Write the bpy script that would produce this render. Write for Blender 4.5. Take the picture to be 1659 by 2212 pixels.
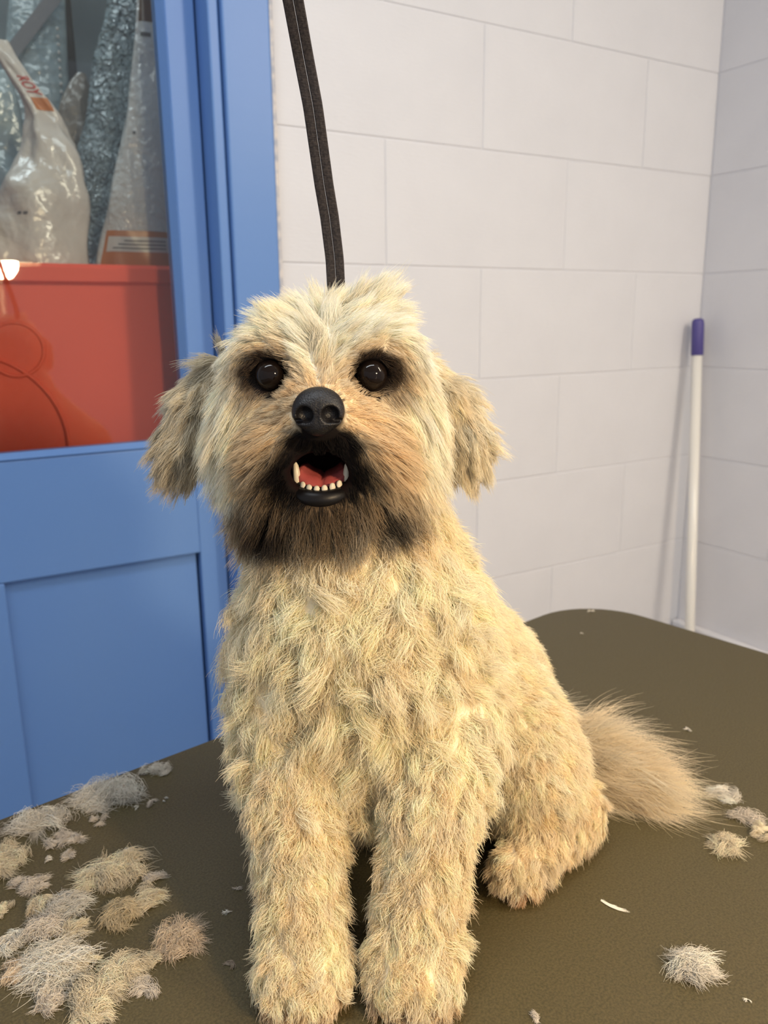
import bpy, bmesh, math, random
import numpy as np
from mathutils import Vector, Matrix, kdtree

for o in list(bpy.data.objects):
    bpy.data.objects.remove(o)
rng = np.random.default_rng(7)
random.seed(7)
COL = bpy.context.scene.collection
SC = bpy.context.scene

# ------------------------------------------------------------------ camera, world, lights
FPX, CX, CY = 1740.0, 829.5, 1106.0            # lens measured on the 1659x2212 photograph
PITCH, ROLL = math.radians(13.4), math.radians(0.68)
HEAD = math.radians(59.3)                       # heading of the view, measured from the back wall (+X)
TABLE_Z, CAM_H = 0.80, 0.385                    # table top over floor, lens over table top
CAM_Z = TABLE_Z + CAM_H
SA, CA = math.sin(HEAD), math.cos(HEAD)

cam_data = bpy.data.cameras.new('camera')
cam = bpy.data.objects.new('camera', cam_data)
COL.objects.link(cam)
cam_data.sensor_fit = 'VERTICAL'
cam_data.sensor_height = 36.0
cam_data.lens = FPX * 36.0 / 2212.0
cam_data.clip_start = 0.01
_right = Vector((SA, -CA, 0))
_fwd = Vector((CA, SA, 0)) * math.cos(PITCH) + Vector((0, 0, -math.sin(PITCH)))
_up = Vector((CA, SA, 0)) * math.sin(PITCH) + Vector((0, 0, math.cos(PITCH)))
_r2 = _right * math.cos(ROLL) - _up * math.sin(ROLL)
_u2 = _up * math.cos(ROLL) + _right * math.sin(ROLL)
_m = Matrix((_r2, _u2, -_fwd)).transposed().to_4x4()
_m.translation = Vector((0, 0, CAM_Z))
cam.matrix_world = _m
cam_data.dof.use_dof = True
cam_data.dof.focus_distance = 0.47
cam_data.dof.aperture_fstop = 11.0
SC.camera = cam

world = bpy.data.worlds.new('world')
SC.world = world
world.use_nodes = True
world.node_tree.nodes['Background'].inputs[0].default_value = (0.84, 0.90, 1.0, 1)
world.node_tree.nodes['Background'].inputs[1].default_value = 0.34

def area_light(name, loc, target, size, size_y, power, col):
    d = bpy.data.lights.new(name, 'AREA')
    d.shape = 'RECTANGLE'; d.size = size; d.size_y = size_y
    d.energy = power; d.color = col
    o = bpy.data.objects.new(name, d); COL.objects.link(o)
    o.location = loc
    o.rotation_euler = (Vector(target) - Vector(loc)).to_track_quat('-Z', 'Y').to_euler()
    return o

# ceiling tubes of the salon and a warm working lamp to the side of the photographer
area_light('ceiling_tube_cool', (-0.15, 0.30, 2.38), (-0.1, 0.45, 0.8), 1.2, 0.16, 7.8, (0.88, 0.95, 1.0))
area_light('ceiling_tube_warm', (1.28, -0.60, 2.25), (0.5, 0.35, 0.9), 0.16, 1.0, 17.0, (1.0, 0.86, 0.66))
area_light('store_fill_light', (0.05, 1.58, 2.36), (0.05, 1.58, 1.0), 0.7, 0.12, 2.6, (0.80, 0.93, 1.0))  # unseen light added inside the store to brighten the bags, with cool glints
SC.cycles.max_bounces = 5
SC.cycles_curves.subdivisions = 1
SC.cycles.diffuse_bounces = 4
SC.cycles.glossy_bounces = 2
SC.cycles.transparent_max_bounces = 8

SC.view_settings.view_transform = 'Standard'
SC.view_settings.look = 'None'
SC.view_settings.gamma = 1.0
SC.view_settings.use_curve_mapping = False
SC.view_settings.exposure = 0.80

# ------------------------------------------------------------------ measuring helpers
def ray(px, py):
    x = (px - CX) / FPX; y = (CY - py) / FPX
    c, s = math.cos(ROLL), math.sin(ROLL)
    xr = x * c + y * s; yr = -x * s + y * c
    f = math.cos(PITCH) + yr * math.sin(PITCH); z = -math.sin(PITCH) + yr * math.cos(PITCH)
    return xr / f, z / f

def Q(px, py, f):            # point (right, forward, height over table) at level distance f
    a, b = ray(px, py)
    return np.array([a * f, f, CAM_H + b * f])

def on_table(px, py, u=0.0):
    a, b = ray(px, py)
    f = (u - CAM_H) / b
    return np.array([a * f, f, u])

def to_world(p):
    p = np.asarray(p, float)
    return np.stack([p[..., 0] * SA + p[..., 1] * CA, -p[..., 0] * CA + p[..., 1] * SA, p[..., 2] + TABLE_Z], -1)

def at_Y(px, py, Y):         # world point on the plane y = Y
    a, b = ray(px, py)
    dx, dy = a * SA + CA, -a * CA + SA
    return np.array([dx * Y / dy, Y, CAM_Z + b * Y / dy])

# ------------------------------------------------------------------ object helpers
def tag(o, label=None, cat=None, group=None, kind=None):
    if label: o['label'] = label
    if cat: o['category'] = cat
    if group: o['group'] = group
    if kind: o['kind'] = kind
    return o

def link(name, me, m=None, parent=None):
    o = bpy.data.objects.new(name, me); COL.objects.link(o)
    if m is not None and len(me.materials) == 0: me.materials.append(m)
    if parent is not None: o.parent = parent
    return o

def empty(name, loc, rz=0.0):
    o = bpy.data.objects.new(name, None); COL.objects.link(o)
    o.location = loc; o.rotation_euler = (0, 0, rz); o.empty_display_size = 0.05
    return o

def mesh_from(name, v, f, smooth=False):
    me = bpy.data.meshes.new(name)
    me.from_pydata([tuple(map(float, p)) for p in v], [], [tuple(int(i) for i in q) for q in f])
    me.update()
    if smooth: me.polygons.foreach_set('use_smooth', [True] * len(me.polygons))
    return me

def mesh_np(name, V, F, smooth=True):       # fast: F is (n,3) or (n,4)
    me = bpy.data.meshes.new(name)
    n, k = F.shape
    me.vertices.add(len(V)); me.vertices.foreach_set('co', np.ascontiguousarray(V, np.float32).ravel())
    me.loops.add(n * k); me.loops.foreach_set('vertex_index', np.ascontiguousarray(F, np.int32).ravel())
    me.polygons.add(n)
    me.polygons.foreach_set('loop_start', np.arange(0, n * k, k, dtype=np.int32))
    me.polygons.foreach_set('use_smooth', np.full(n, smooth))
    me.update(calc_edges=True); me.validate()
    return me

def box_mesh(name, lo, hi, bevel=0.0, seg=2):
    bm = bmesh.new()
    bmesh.ops.create_cube(bm, size=1.0)
    lo = Vector(lo); hi = Vector(hi)
    for v in bm.verts:
        v.co = Vector([lo[i] + (v.co[i] + 0.5) * (hi[i] - lo[i]) for i in range(3)])
    if bevel > 0:
        bmesh.ops.bevel(bm, geom=bm.edges[:], offset=bevel, segments=seg, affect='EDGES', profile=0.5)
    me = bpy.data.meshes.new(name); bm.to_mesh(me); bm.free()
    if bevel > 0 and seg > 1: me.polygons.foreach_set('use_smooth', [False] * len(me.polygons))
    return me

def box(name, lo, hi, m, parent=None, bevel=0.0, seg=2):
    return link(name, box_mesh(name, lo, hi, bevel, seg), m, parent)

def lathe_mesh(name, prof, n=32):           # prof: list of (radius, z)
    v = []; f = []
    for r, z in prof:
        for i in range(n):
            a = 2 * math.pi * i / n
            v.append((r * math.cos(a), r * math.sin(a), z))
    for j in range(len(prof) - 1):
        for i in range(n):
            f.append((j * n + i, j * n + (i + 1) % n, (j + 1) * n + (i + 1) % n, (j + 1) * n + i))
    return mesh_from(name, v, f, True)

# ------------------------------------------------------------------ materials
def mat(name, col, rough=0.5, spec=0.5, noise=None, bump=None, metal=0.0, coat=0.0):
    m = bpy.data.materials.new(name); m.use_nodes = True
    nt = m.node_tree; b = nt.nodes['Principled BSDF']
    b.inputs['Base Color'].default_value = (*col, 1); b.inputs['Roughness'].default_value = rough
    b.inputs['Specular IOR Level'].default_value = spec; b.inputs['Metallic'].default_value = metal
    b.inputs['Coat Weight'].default_value = coat
    tc = nt.nodes.new('ShaderNodeTexCoord')
    if noise:                                # (scale, second colour, detail, lo, hi)
        n = nt.nodes.new('ShaderNodeTexNoise'); n.inputs['Scale'].default_value = noise[0]
        n.inputs['Detail'].default_value = noise[2]
        nt.links.new(tc.outputs['Object'], n.inputs['Vector'])
        r = nt.nodes.new('ShaderNodeValToRGB')
        r.color_ramp.elements[0].position = noise[3]; r.color_ramp.elements[0].color = (*col, 1)
        r.color_ramp.elements[1].position = noise[4]; r.color_ramp.elements[1].color = (*noise[1], 1)
        nt.links.new(n.outputs['Fac'], r.inputs['Fac']); nt.links.new(r.outputs['Color'], b.inputs['Base Color'])
    if bump:                                 # list of (scale xyz, detail, distance, strength)
        prev = None
        for sc, det, dist, st in bump:
            mp = nt.nodes.new('ShaderNodeMapping'); mp.inputs['Scale'].default_value = sc
            nt.links.new(tc.outputs['Object'], mp.inputs['Vector'])
            n = nt.nodes.new('ShaderNodeTexNoise'); n.inputs['Scale'].default_value = 1.0; n.inputs['Detail'].default_value = det
            nt.links.new(mp.outputs['Vector'], n.inputs['Vector'])
            bp = nt.nodes.new('ShaderNodeBump'); bp.inputs['Distance'].default_value = dist; bp.inputs['Strength'].default_value = st
            nt.links.new(n.outputs['Fac'], bp.inputs['Height'])
            if prev: nt.links.new(prev.outputs['Normal'], bp.inputs['Normal'])
            prev = bp
        nt.links.new(prev.outputs['Normal'], b.inputs['Normal'])
    return m

def film_mat(name, col, clear, rough, bump_scale, bump_dist, spec=0.8):
    m = mat(name, col, rough, spec, bump=[((bump_scale,) * 3, 3.0, bump_dist, 1.0), ((bump_scale * 4,) * 3, 2.0, bump_dist * 0.25, 0.8)])
    nt = m.node_tree; b = nt.nodes['Principled BSDF']; out = nt.nodes['Material Output']
    vo = nt.nodes.new('ShaderNodeTexVoronoi'); vo.inputs['Scale'].default_value = bump_scale * 0.9      # crumpled facets
    tcn = [n for n in nt.nodes if n.type == 'TEX_COORD'][0]
    mp = nt.nodes.new('ShaderNodeMapping'); mp.inputs['Scale'].default_value = (1.0, 1.0, 0.55); mp.inputs['Rotation'].default_value = (0.2, 0.5, 0.1)
    nt.links.new(tcn.outputs['Object'], mp.inputs['Vector']); nt.links.new(mp.outputs['Vector'], vo.inputs['Vector'])
    bv = nt.nodes.new('ShaderNodeBump'); bv.inputs['Distance'].default_value = 0.010; bv.inputs['Strength'].default_value = 0.7
    nt.links.new(vo.outputs['Distance'], bv.inputs['Height'])
    old = b.inputs['Normal'].links[0].from_socket; nt.links.new(old, bv.inputs['Normal']); nt.links.new(bv.outputs['Normal'], b.inputs['Normal'])
    if clear > 0:
        t = nt.nodes.new('ShaderNodeBsdfTransparent'); t.inputs[0].default_value = (0.9, 0.96, 0.97, 1)
        mx = nt.nodes.new('ShaderNodeMixShader'); mx.inputs[0].default_value = clear
        nt.links.new(b.outputs[0], mx.inputs[1]); nt.links.new(t.outputs[0], mx.inputs[2])
        nt.links.new(mx.outputs[0], out.inputs['Surface'])
    return m

M = {}
M['block'] = mat('painted_block', (0.655, 0.655, 0.69), 0.55, 0.3, noise=(9, (0.63, 0.63, 0.665), 3, 0.35, 0.7),
                 bump=[((60, 60, 260), 4.0, 0.0009, 0.5), ((14, 14, 20), 3.0, 0.0016, 0.35)])
M['mortar'] = mat('painted_mortar', (0.655, 0.655, 0.69), 0.7, 0.2, bump=[((90, 90, 90), 3.0, 0.001, 0.5)])
M['blue'] = mat('blue_gloss_paint', (0.115, 0.235, 0.530), 0.38, 0.30, noise=(3.0, (0.128, 0.248, 0.525), 2, 0.3, 0.7),
                bump=[((6, 6, 40), 3.0, 0.0006, 0.25)])
M['caulk'] = mat('grey_caulk', (0.40, 0.41, 0.46), 0.8, 0.2, noise=(60, (0.62, 0.58, 0.56), 3, 0.4, 0.6), bump=[((80, 80, 80), 3.0, 0.001, 0.6)])
M['floor'] = mat('floor_vinyl', (0.28, 0.26, 0.24), 0.5, 0.4, noise=(12, (0.33, 0.31, 0.28), 4, 0.4, 0.6))
M['ceiling'] = mat('ceiling_paint', (0.78, 0.76, 0.74), 0.9, 0.2)
M['mat'] = mat('olive_rubber_mat', (0.046, 0.035, 0.0115), 0.50, 0.42, noise=(650, (0.085, 0.066, 0.026), 3, 0.35, 0.65),
               bump=[((1500, 1500, 1500), 3.0, 0.0006, 0.6)])
M['edging'] = mat('black_table_edging', (0.035, 0.034, 0.032), 0.45, 0.4)
M['steel'] = mat('steel_leg', (0.55, 0.55, 0.56), 0.35, 0.5, metal=0.9)
M['strap'] = mat('black_webbing', (0.020, 0.017, 0.019), 0.75, 0.28, noise=(700, (0.042, 0.035, 0.035), 2, 0.4, 0.6),
                 bump=[((300, 300, 1900), 2.0, 0.0006, 0.8)])
M['pole'] = mat('white_enamel_pole', (0.72, 0.70, 0.66), 0.25, 0.5)
M['grip'] = mat('purple_blue_grip', (0.075, 0.062, 0.235), 0.45, 0.4, bump=[((40, 40, 40), 2.0, 0.0004, 0.3)])
M['red'] = mat('red_plastic', (0.80, 0.095, 0.048), 0.45, 0.3, noise=(4, (0.84, 0.11, 0.058), 2, 0.3, 0.7))
M['dark'] = mat('dark_cupboard', (0.06, 0.055, 0.05), 0.8, 0.2)
M['foil'] = film_mat('beige_foil_bag', (0.58, 0.52, 0.47), 0, 0.22, 18, 0.006)
M['clear'] = film_mat('clear_blue_film', (0.50, 0.60, 0.63), 0.35, 0.06, 42, 0.050, 1.0)
M['whitebag'] = film_mat('white_print_film', (0.66, 0.63, 0.60), 0.08, 0.15, 26, 0.010)
M['greybag'] = film_mat('grey_blue_film', (0.34, 0.40, 0.41), 0.15, 0.2, 14, 0.010)
M['tanbag'] = film_mat('tan_film', (0.20, 0.165, 0.13), 0.0, 0.3, 14, 0.010)
M['seal'] = mat('grey_seal', (0.22, 0.21, 0.215), 0.25, 0.6)
M['orange'] = mat('orange_print', (0.50, 0.17, 0.045), 0.3, 0.5)
M['redprint'] = mat('red_print', (0.45, 0.045, 0.03), 0.4, 0.4)
M['whiteprint'] = mat('white_print', (0.60, 0.56, 0.52), 0.3, 0.5)
M['greyprint'] = mat('grey_print', (0.12, 0.11, 0.11), 0.5, 0.3)

def glass_mat():
    m = bpy.data.materials.new('window_glass'); m.use_nodes = True
    nt = m.node_tree; nt.nodes.remove(nt.nodes['Principled BSDF']); out = nt.nodes['Material Output']
    t = nt.nodes.new('ShaderNodeBsdfTransparent'); t.inputs[0].default_value = (0.95, 0.97, 0.96, 1)
    g = nt.nodes.new('ShaderNodeBsdfGlossy'); g.inputs['Roughness'].default_value = 0.015
    fr = nt.nodes.new('ShaderNodeFresnel'); fr.inputs['IOR'].default_value = 1.5
    mx = nt.nodes.new('ShaderNodeMixShader')
    nt.links.new(fr.outputs[0], mx.inputs[0]); nt.links.new(t.outputs[0], mx.inputs[1]); nt.links.new(g.outputs[0], mx.inputs[2])
    nt.links.new(mx.outputs[0], out.inputs['Surface'])
    return m
M['glass'] = glass_mat()

def emit_mat(name, col, s):
    m = bpy.data.materials.new(name); m.use_nodes = True
    nt = m.node_tree; nt.nodes.remove(nt.nodes['Principled BSDF'])
    e = nt.nodes.new('ShaderNodeEmission'); e.inputs[0].default_value = (*col, 1); e.inputs[1].default_value = s
    nt.links.new(e.outputs[0], nt.nodes['Material Output'].inputs['Surface'])
    return m

# ------------------------------------------------------------------ room shell
WY, WX = 1.215, 1.539                          # back wall and right wall faces
EDGE = 0.531                                   # where the door casing meets the block wall
ZJ = [1.673 - 0.1993 * k for k in range(-4, 9)]  # course joints, top to bottom
REC = 0.0016
floor = box('floor', (-2.2, -2.0, -0.1), (WX + 0.2, WY + 0.9, 0.0), M['floor']); tag(floor, kind='structure')
ceiling = box('ceiling', (-2.2, -2.0, 2.45), (WX + 0.2, WY + 0.9, 2.55), M['ceiling']); tag(ceiling, kind='structure')
wall_back = box('wall_back', (EDGE, WY + REC, 0.0), (WX + 0.2, WY + 0.20, 2.45), M['mortar'])
tag(wall_back, 'pale painted concrete block wall behind the dog', kind='structure')
wall_right = box('wall_right', (WX + REC, -1.2, 0.0), (WX + 0.2, WY + 0.0, 2.45), M['mortar'])
tag(wall_right, 'pale painted block wall at the right of the corner', kind='structure')
wall_left = box('wall_left', (-2.2, WY, 0.0), (-0.52, WY + 0.2, 2.45), M['block'])
tag(wall_left, kind='structure')
wall_over = box('wall_over_door', (-0.52, WY, 2.16), (EDGE, WY + 0.2, 2.45), M['block'])
tag(wall_over, kind='structure')

GAP = 0.0011
block_cache = {}
def block(parent, axis, a0, a1, z0, z1):
    key = (axis, round(a1 - a0, 4), round(z1 - z0, 4))
    if key not in block_cache:
        w, h = a1 - a0 - 2 * GAP, z1 - z0 - 2 * GAP
        if axis == 'X': lo, hi = (-w / 2, -0.0001, -h / 2), (w / 2, 0.02, h / 2)
        else: lo, hi = (-0.0001, -w / 2, -h / 2), (0.03, w / 2, h / 2)
        me = box_mesh('block', lo, hi, 0.0014, 2); me.materials.append(M['block'])
        block_cache[key] = me
    o = bpy.data.objects.new('block', block_cache[key]); COL.objects.link(o); o.parent = parent
    jit = 0.0006 * (rng.random() - 0.5)
    c = ((a0 + a1) / 2, (z0 + z1) / 2)
    o.location = (c[0], WY + jit, c[1]) if axis == 'X' else (WX + jit, c[0], c[1])
    o.rotation_euler = (0.0022 * (rng.random() - 0.5), 0, 0) if axis == 'X' else (0, 0.0022 * (rng.random() - 0.5), 0)

for k in range(len(ZJ) - 1):
    zt, zb = ZJ[k], ZJ[k + 1]
    if zt > 2.46: continue
    off = 0.0 if k % 2 == 0 else 0.2           # the course just under joint 1.673 starts with a full block
    xs = [EDGE] + [EDGE + off + 0.4 * i for i in range(0 if off else 1, 4) if EDGE + off + 0.4 * i < WX - 0.02] + [WX + 0.004]
    for a, b in zip(xs[:-1], xs[1:]):
        block(wall_back, 'X', a, b, zb, zt)
    ys = [WY - 0.003]; y = 0.996 if k % 2 == 0 else 1.196 - 0.4
    while y > -1.0:
        ys.append(y); y -= 0.4
    for a, b in zip(ys[1:], ys[:-1]):
        block(wall_right, 'Y', a, b, zb, zt)
# joint under the last visible course carries a small painted ledge on the right wall
led = box('trim_1', (WX - 0.020, -1.0, ZJ[10] - 0.06), (WX + 0.01, WY - 0.002, ZJ[10] + 0.004), M['block'], bevel=0.004)
led.location = (0, 0, 0.474 - ZJ[10]); tag(led, 'painted ledge along the foot of the right wall', kind='structure')

# ------------------------------------------------------------------ blue door, casing, glass
DY = 1.258                                      # face of the door leaf
frame = box('trim_2', (0.458, WY - 0.012, 0.0), (EDGE, WY + 0.10, 2.16), M['blue'], bevel=0.003)
tag(frame, 'blue painted door casing beside the block wall', kind='structure')
step = box('casing_step', (0.440, WY - 0.003, 0.0), (0.4565, WY + 0.10, 2.09), M['blue'], frame, bevel=0.003)
box('door_stop', (0.4405, DY + 0.035, 0.0), (0.4565, DY + 0.07, 2.09), M['blue'], frame)
box('head_casing', (-0.50, WY - 0.012, 2.09), (0.456, WY + 0.10, 2.16), M['blue'], frame, bevel=0.003)
box('side_casing', (-0.52, WY - 0.012, 0.0), (-0.44, WY + 0.10, 2.088), M['blue'], frame, bevel=0.003)
box('caulk_line', (EDGE - 0.001, WY - 0.0125, 0.0), (EDGE + 0.0055, WY + 0.002, 2.16), M['caulk'], frame, bevel=0.002)

door = empty('door_1', (0.0, DY, 0.0))
tag(door, 'blue panelled door with a large glass pane', kind='structure')
def dbox(name, x0, x1, z0, z1, y0=0.0, y1=0.035, m='blue', bevel=0.0025):
    return box(name, (x0, y0, z0), (x1, y1, z1), M[m], door, bevel)
GL, GR, GB, GT = -0.37, 0.385, 1.004, 1.98
PL, PR, PT, PB = 0.096, 0.3855, 0.814, 0.12
dbox('stile', GR + 0.008, 0.437, 0.01, 2.07)
dbox('stile', -0.437, GL - 0.008, 0.01, 2.07)
dbox('rail', GL - 0.0085, GR + 0.0085, GT, 2.07)
dbox('rail', GL - 0.0085, GR + 0.0085, PT, GB - 0.010)
dbox('rail', GL - 0.0085, GR + 0.0085, 0.01, PB)
dbox('mullion', -0.06, PL, PB, PT)
# slanted glazing beads round the pane
def bead(a, b, inward):
    a = Vector(a); b = Vector(b); n = Vector(inward)
    v = []
    for p, s in ((a, 1), (b, -1)):
        d = (b - a).normalized() * 0.011 * s
        v += [p + Vector((0, 0.001, 0)), p + n * 0.0035 + d * 0.3 + Vector((0, -0.0028, 0)), p + n * 0.011 + d + Vector((0, 0.012, 0)), p + n * 0.011 + d + Vector((0, 0.03, 0)), p + Vector((0, 0.03, 0))]
    f = [(i, (i + 1) % 5, (i + 1) % 5 + 5, i + 5) for i in range(5)] + [(4, 3, 2, 1, 0), (5, 6, 7, 8, 9)]
    return link('glazing_bead', mesh_from('glazing_bead', v, f), M['blue'], door)
gx0, gx1, gz0, gz1 = GL - 0.010, GR + 0.0095, GB - 0.011, GT + 0.001
bead((gx1, 0, gz0), (gx1, 0, gz1), (-1, 0, 0)); bead((gx0, 0, gz1), (gx0, 0, gz0), (1, 0, 0))
bead((gx0, 0, gz0), (gx1, 0, gz0), (0, 0, 1)); bead((gx1, 0, gz1), (gx0, 0, gz1), (0, 0, -1))
pane = dbox('glass_pane', GL - 0.004, GR + 0.003, GB - 0.004, GT - 0.002, 0.016, 0.020, 'glass', 0)
for a, b in ((PL, PR), (-0.3455, -0.06)):       # recessed lower panels with a sunk bead
    dbox('panel', a - 0.003, b + 0.003, PB - 0.003, PT + 0.003, 0.013, 0.030, 'blue', 0)

# store cupboard behind the glass
cup = box('wall_cupboard', (-0.52, 1.86, 0.0), (0.80, 1.92, 2.45), mat('cupboard_back', (0.20, 0.22, 0.22), 0.6, 0.4)); tag(cup, kind='structure')
cup2 = box('wall_cupboard_side', (0.75, WY + 0.201, 0.0), (0.80, 1.859, 2.45), mat('cupboard_side', (0.26, 0.27, 0.27), 0.6, 0.4)); tag(cup2, kind='structure')
cup3 = box('wall_cupboard_left', (-0.60, WY + 0.201, 0.0), (-0.521, 1.92, 2.45), M['dark']); tag(cup3, kind='structure')
shelf = box('store_shelf', (-0.515, 1.315, 0.90), (0.745, 1.855, 0.925), M['dark'], bevel=0.002)
tag(shelf, 'dark shelf under the red tub behind the door glass', 'shelf')

# ------------------------------------------------------------------ red tub behind the glass
TUBY = 1.37
def tub():
    root = empty('storage_tub', (0.05, 1.57, 0.925))
    tag(root, 'red plastic storage tub full of bags behind the door glass', 'tub')
    zt = at_Y(200, 571, TUBY)[2] - 0.925
    def ring(hx, hy, z, r=0.05, n=8):
        pts = []
        for cx, cy, a0 in ((hx - r, hy - r, 0), (-hx + r, hy - r, 90), (-hx + r, -hy + r, 180), (hx - r, -hy + r, 270)):
            for i in range(n + 1):
                a = math.radians(a0 + 90 * i / n); pts.append((cx + r * math.cos(a), cy + r * math.sin(a), z))
        return pts
    HX, HY = 0.44, 0.20
    prof = [(-0.03, 0.0), (-0.012, 0.004), (-0.004, zt - 0.03), (0.0, zt - 0.0305), (0.006, zt - 0.026), (0.007, zt - 0.006), (0.003, zt), (-0.006, zt), (-0.012, zt - 0.01), (-0.018, 0.02)]
    v = []; f = []; n = 36
    for d, z in prof: v += ring(HX + d, HY + d, z)
    for j in range(len(prof) - 1):
        for i in range(n): f.append((j * n + i, j * n + (i + 1) % n, (j + 1) * n + (i + 1) % n, (j + 1) * n + i))
    f.append(tuple(range(n))[::-1]); f.append(tuple((len(prof) - 1) * n + i for i in range(n)))
    link('tub_body', mesh_from('tub_body', v, f), M['red'], root)
    # embossed rings moulded into the front
    for px, py, rr in ((35, 755, 0.0405), (-70, 975, 0.148)):
        c = at_Y(px, py, TUBY)
        vv = []; ff = []; N, K = 48, 8
        for i in range(N):
            a = 2 * math.pi * i / N
            for k in range(K):
                b = 2 * math.pi * k / K; R = rr + 0.0028 * math.cos(b)
                vv.append((c[0] - 0.05 + R * math.cos(a), -HY + 0.0055 + 0.0016 * math.sin(b), max(c[2] - 0.925 + R * math.sin(a), 0.012)))
        for i in range(N):
            for k in range(K):
                ff.append((i * K + k, ((i + 1) % N) * K + k, ((i + 1) % N) * K + (k + 1) % K, i * K + (k + 1) % K))
        link('embossed_ring', mesh_from('embossed_ring', vv, ff, True), M['red'], root)
    return root
tub()

# ------------------------------------------------------------------ bags in the tub
def vnoise(seed, n=6, fmax=3.0):
    g = np.random.default_rng(seed); A = g.normal(size=n); Fq = g.uniform(0.6, fmax, size=(n, 2)); Ph = g.uniform(0, 6.28, n)
    return lambda a, t: sum(A[i] * np.sin(Fq[i, 0] * a * 2 + Fq[i, 1] * t * 9 + Ph[i]) for i in range(n)) / n

class Bag:
    """A filled film bag: cross-sections given up the photograph's rows, at its own distance and depth."""
    def __init__(self, name, label, Y, rows, depth, m, seed, wr=0.004, root_z=0.945):
        self.rows = []
        for py, x0, x1 in rows:
            a = at_Y(x0, py, Y); b = at_Y(x1, py, Y)
            self.rows.append(((a + b) / 2, np.linalg.norm(b - a) / 2))
        self.t = np.linspace(0, 1, len(rows)); self.depth = depth
        self.n1 = vnoise(seed, 8, 3.5); self.n2 = vnoise(seed + 50, 8, 7.0); self.wr = wr
        base = self.rows[0][0].copy()
        base[2] = root_z
        self.root = empty(name, tuple(base)); tag(self.root, label, 'bag', 'bags in the red tub behind the glass')
        self.base = base
        self.z_low = root_z
        na, nt = 64, 70
        V = []; 
        for j in range(nt + 1):
            for i in range(na): V.append(self.S(2 * math.pi * i / na, j / nt))
        F = [(j * na + i, j * na + (i + 1) % na, (j + 1) * na + (i + 1) % na, (j + 1) * na + i) for j in range(nt) for i in range(na)]
        link('film', mesh_from('film', V, F, True), m, self.root)
    def S(self, a, t, off=0.0):                # a: angle (pi*1.5 faces the glass), t: 0 bottom .. 1 top
        k = np.interp(t, self.t, np.arange(len(self.t)))
        i = min(int(k), len(self.t) - 2); u = k - i
        c = self.rows[i][0] * (1 - u) + self.rows[i + 1][0] * u; h = self.rows[i][1] * (1 - u) + self.rows[i + 1][1] * u
        d = min(h, self.depth) * (1 - t) ** 0.6 + 0.004
        ca, sa = math.cos(a), math.sin(a)
        x = h * math.copysign(abs(ca) ** 0.8, ca); y = d * math.copysign(abs(sa) ** 0.8, sa)
        w = self.wr * (0.3 + 0.9 * math.sin(math.pi * min(1, t * 1.15 + 0.1))) * (self.n1(a, t) + 0.5 * abs(self.n2(a, t))) * min(1, h / 0.02)
        p = c - self.base
        return (p[0] + x + w * ca + off * ca, p[1] + y + w * 1.5 * sa + off * sa, p[2])
    def patch(self, name, a0, a1, t0, t1, m, off=0.0008, n=14):
        V = [self.S(a0 + (a1 - a0) * i / n, t0 + (t1 - t0) * j / n, off) for j in range(n + 1) for i in range(n + 1)]
        F = [(j * (n + 1) + i, j * (n + 1) + i + 1, (j + 1) * (n + 1) + i + 1, (j + 1) * (n + 1) + i) for j in range(n) for i in range(n)]
        return link(name, mesh_from(name, V, F, True), m, self.root)
    def text(self, name, s, a0, a1, t0, t1, m, vertical=True, off=0.0012):
        cu = bpy.data.curves.new('lettering', 'FONT'); cu.body = s; cu.size = 1.0; cu.resolution_u = 3; cu.offset = 0.02
        to = bpy.data.objects.new('lettering', cu); COL.objects.link(to)
        me = bpy.data.meshes.new_from_object(to.evaluated_get(bpy.context.evaluated_depsgraph_get()))
        bpy.data.objects.remove(to)
        co = np.array([v.co[:] for v in me.vertices]); lo = co.min(0); hi = co.max(0)
        for v in me.vertices:
            p = ((v.co.x - lo[0]) / (hi[0] - lo[0]), (v.co.y - lo[1]) / (hi[1] - lo[1]))
            if vertical: a = a0 + (a1 - a0) * p[1]; t = t1 + (t0 - t1) * p[0]
            else: a = a0 + (a1 - a0) * p[0]; t = t0 + (t1 - t0) * p[1]
            v.co = self.S(a, t, off)
        return link(name, me, m, self.root)

bagA = Bag('foil_bag', 'crumpled beige foil bag with red lettering on its twisted neck', 1.455,
           [(640, -60, 190), (570, -45, 190), (480, -30, 188), (420, -5, 184), (370, 30, 176), (310, 55, 160), (260, 62, 134), (210, 44, 100), (160, 15, 62), (118, -12, 32), (85, -30, 16)], 0.055, M['foil'], 3, 0.0085)
bagA.text('lettering', 'ROY', 4.35, 5.15, 0.70, 0.785, M['redprint'])
bagA.patch('orange_band', 4.4, 5.4, 0.635, 0.69, M['orange'])
bagA.patch('print_dot', 4.28, 4.36, 0.212, 0.222, M['greyprint'], n=4); bagA.patch('print_dot', 4.40, 4.48, 0.212, 0.222, M['greyprint'], n=4)
bagB = Bag('film_bag', 'clear blue glinting plastic bag standing between the foil and printed bags', 1.53,
           [(640, 160, 285), (570, 165, 285), (450, 160, 290), (330, 172, 292), (230, 190, 298), (130, 205, 303), (40, 228, 304), (-40, 240, 304)], 0.028, M['clear'], 11, 0.007)
bagC = Bag('printed_bag', 'tall whitish printed bag with an orange band and white label box', 1.435,
           [(640, 208, 385), (570, 208, 380), (500, 222, 376), (420, 240, 372), (330, 260, 368), (240, 276, 362), (150, 286, 356), (60, 294, 350), (-40, 300, 345)], 0.03, M['whitebag'], 21, 0.0035)
bagC.patch('orange_band', 3.55, 5.75, 0.10, 0.245, M['orange'])
lbx = bagC.patch('label_box', 3.75, 5.4, 0.165, 0.222, M['whiteprint'], 0.0016)
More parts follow.
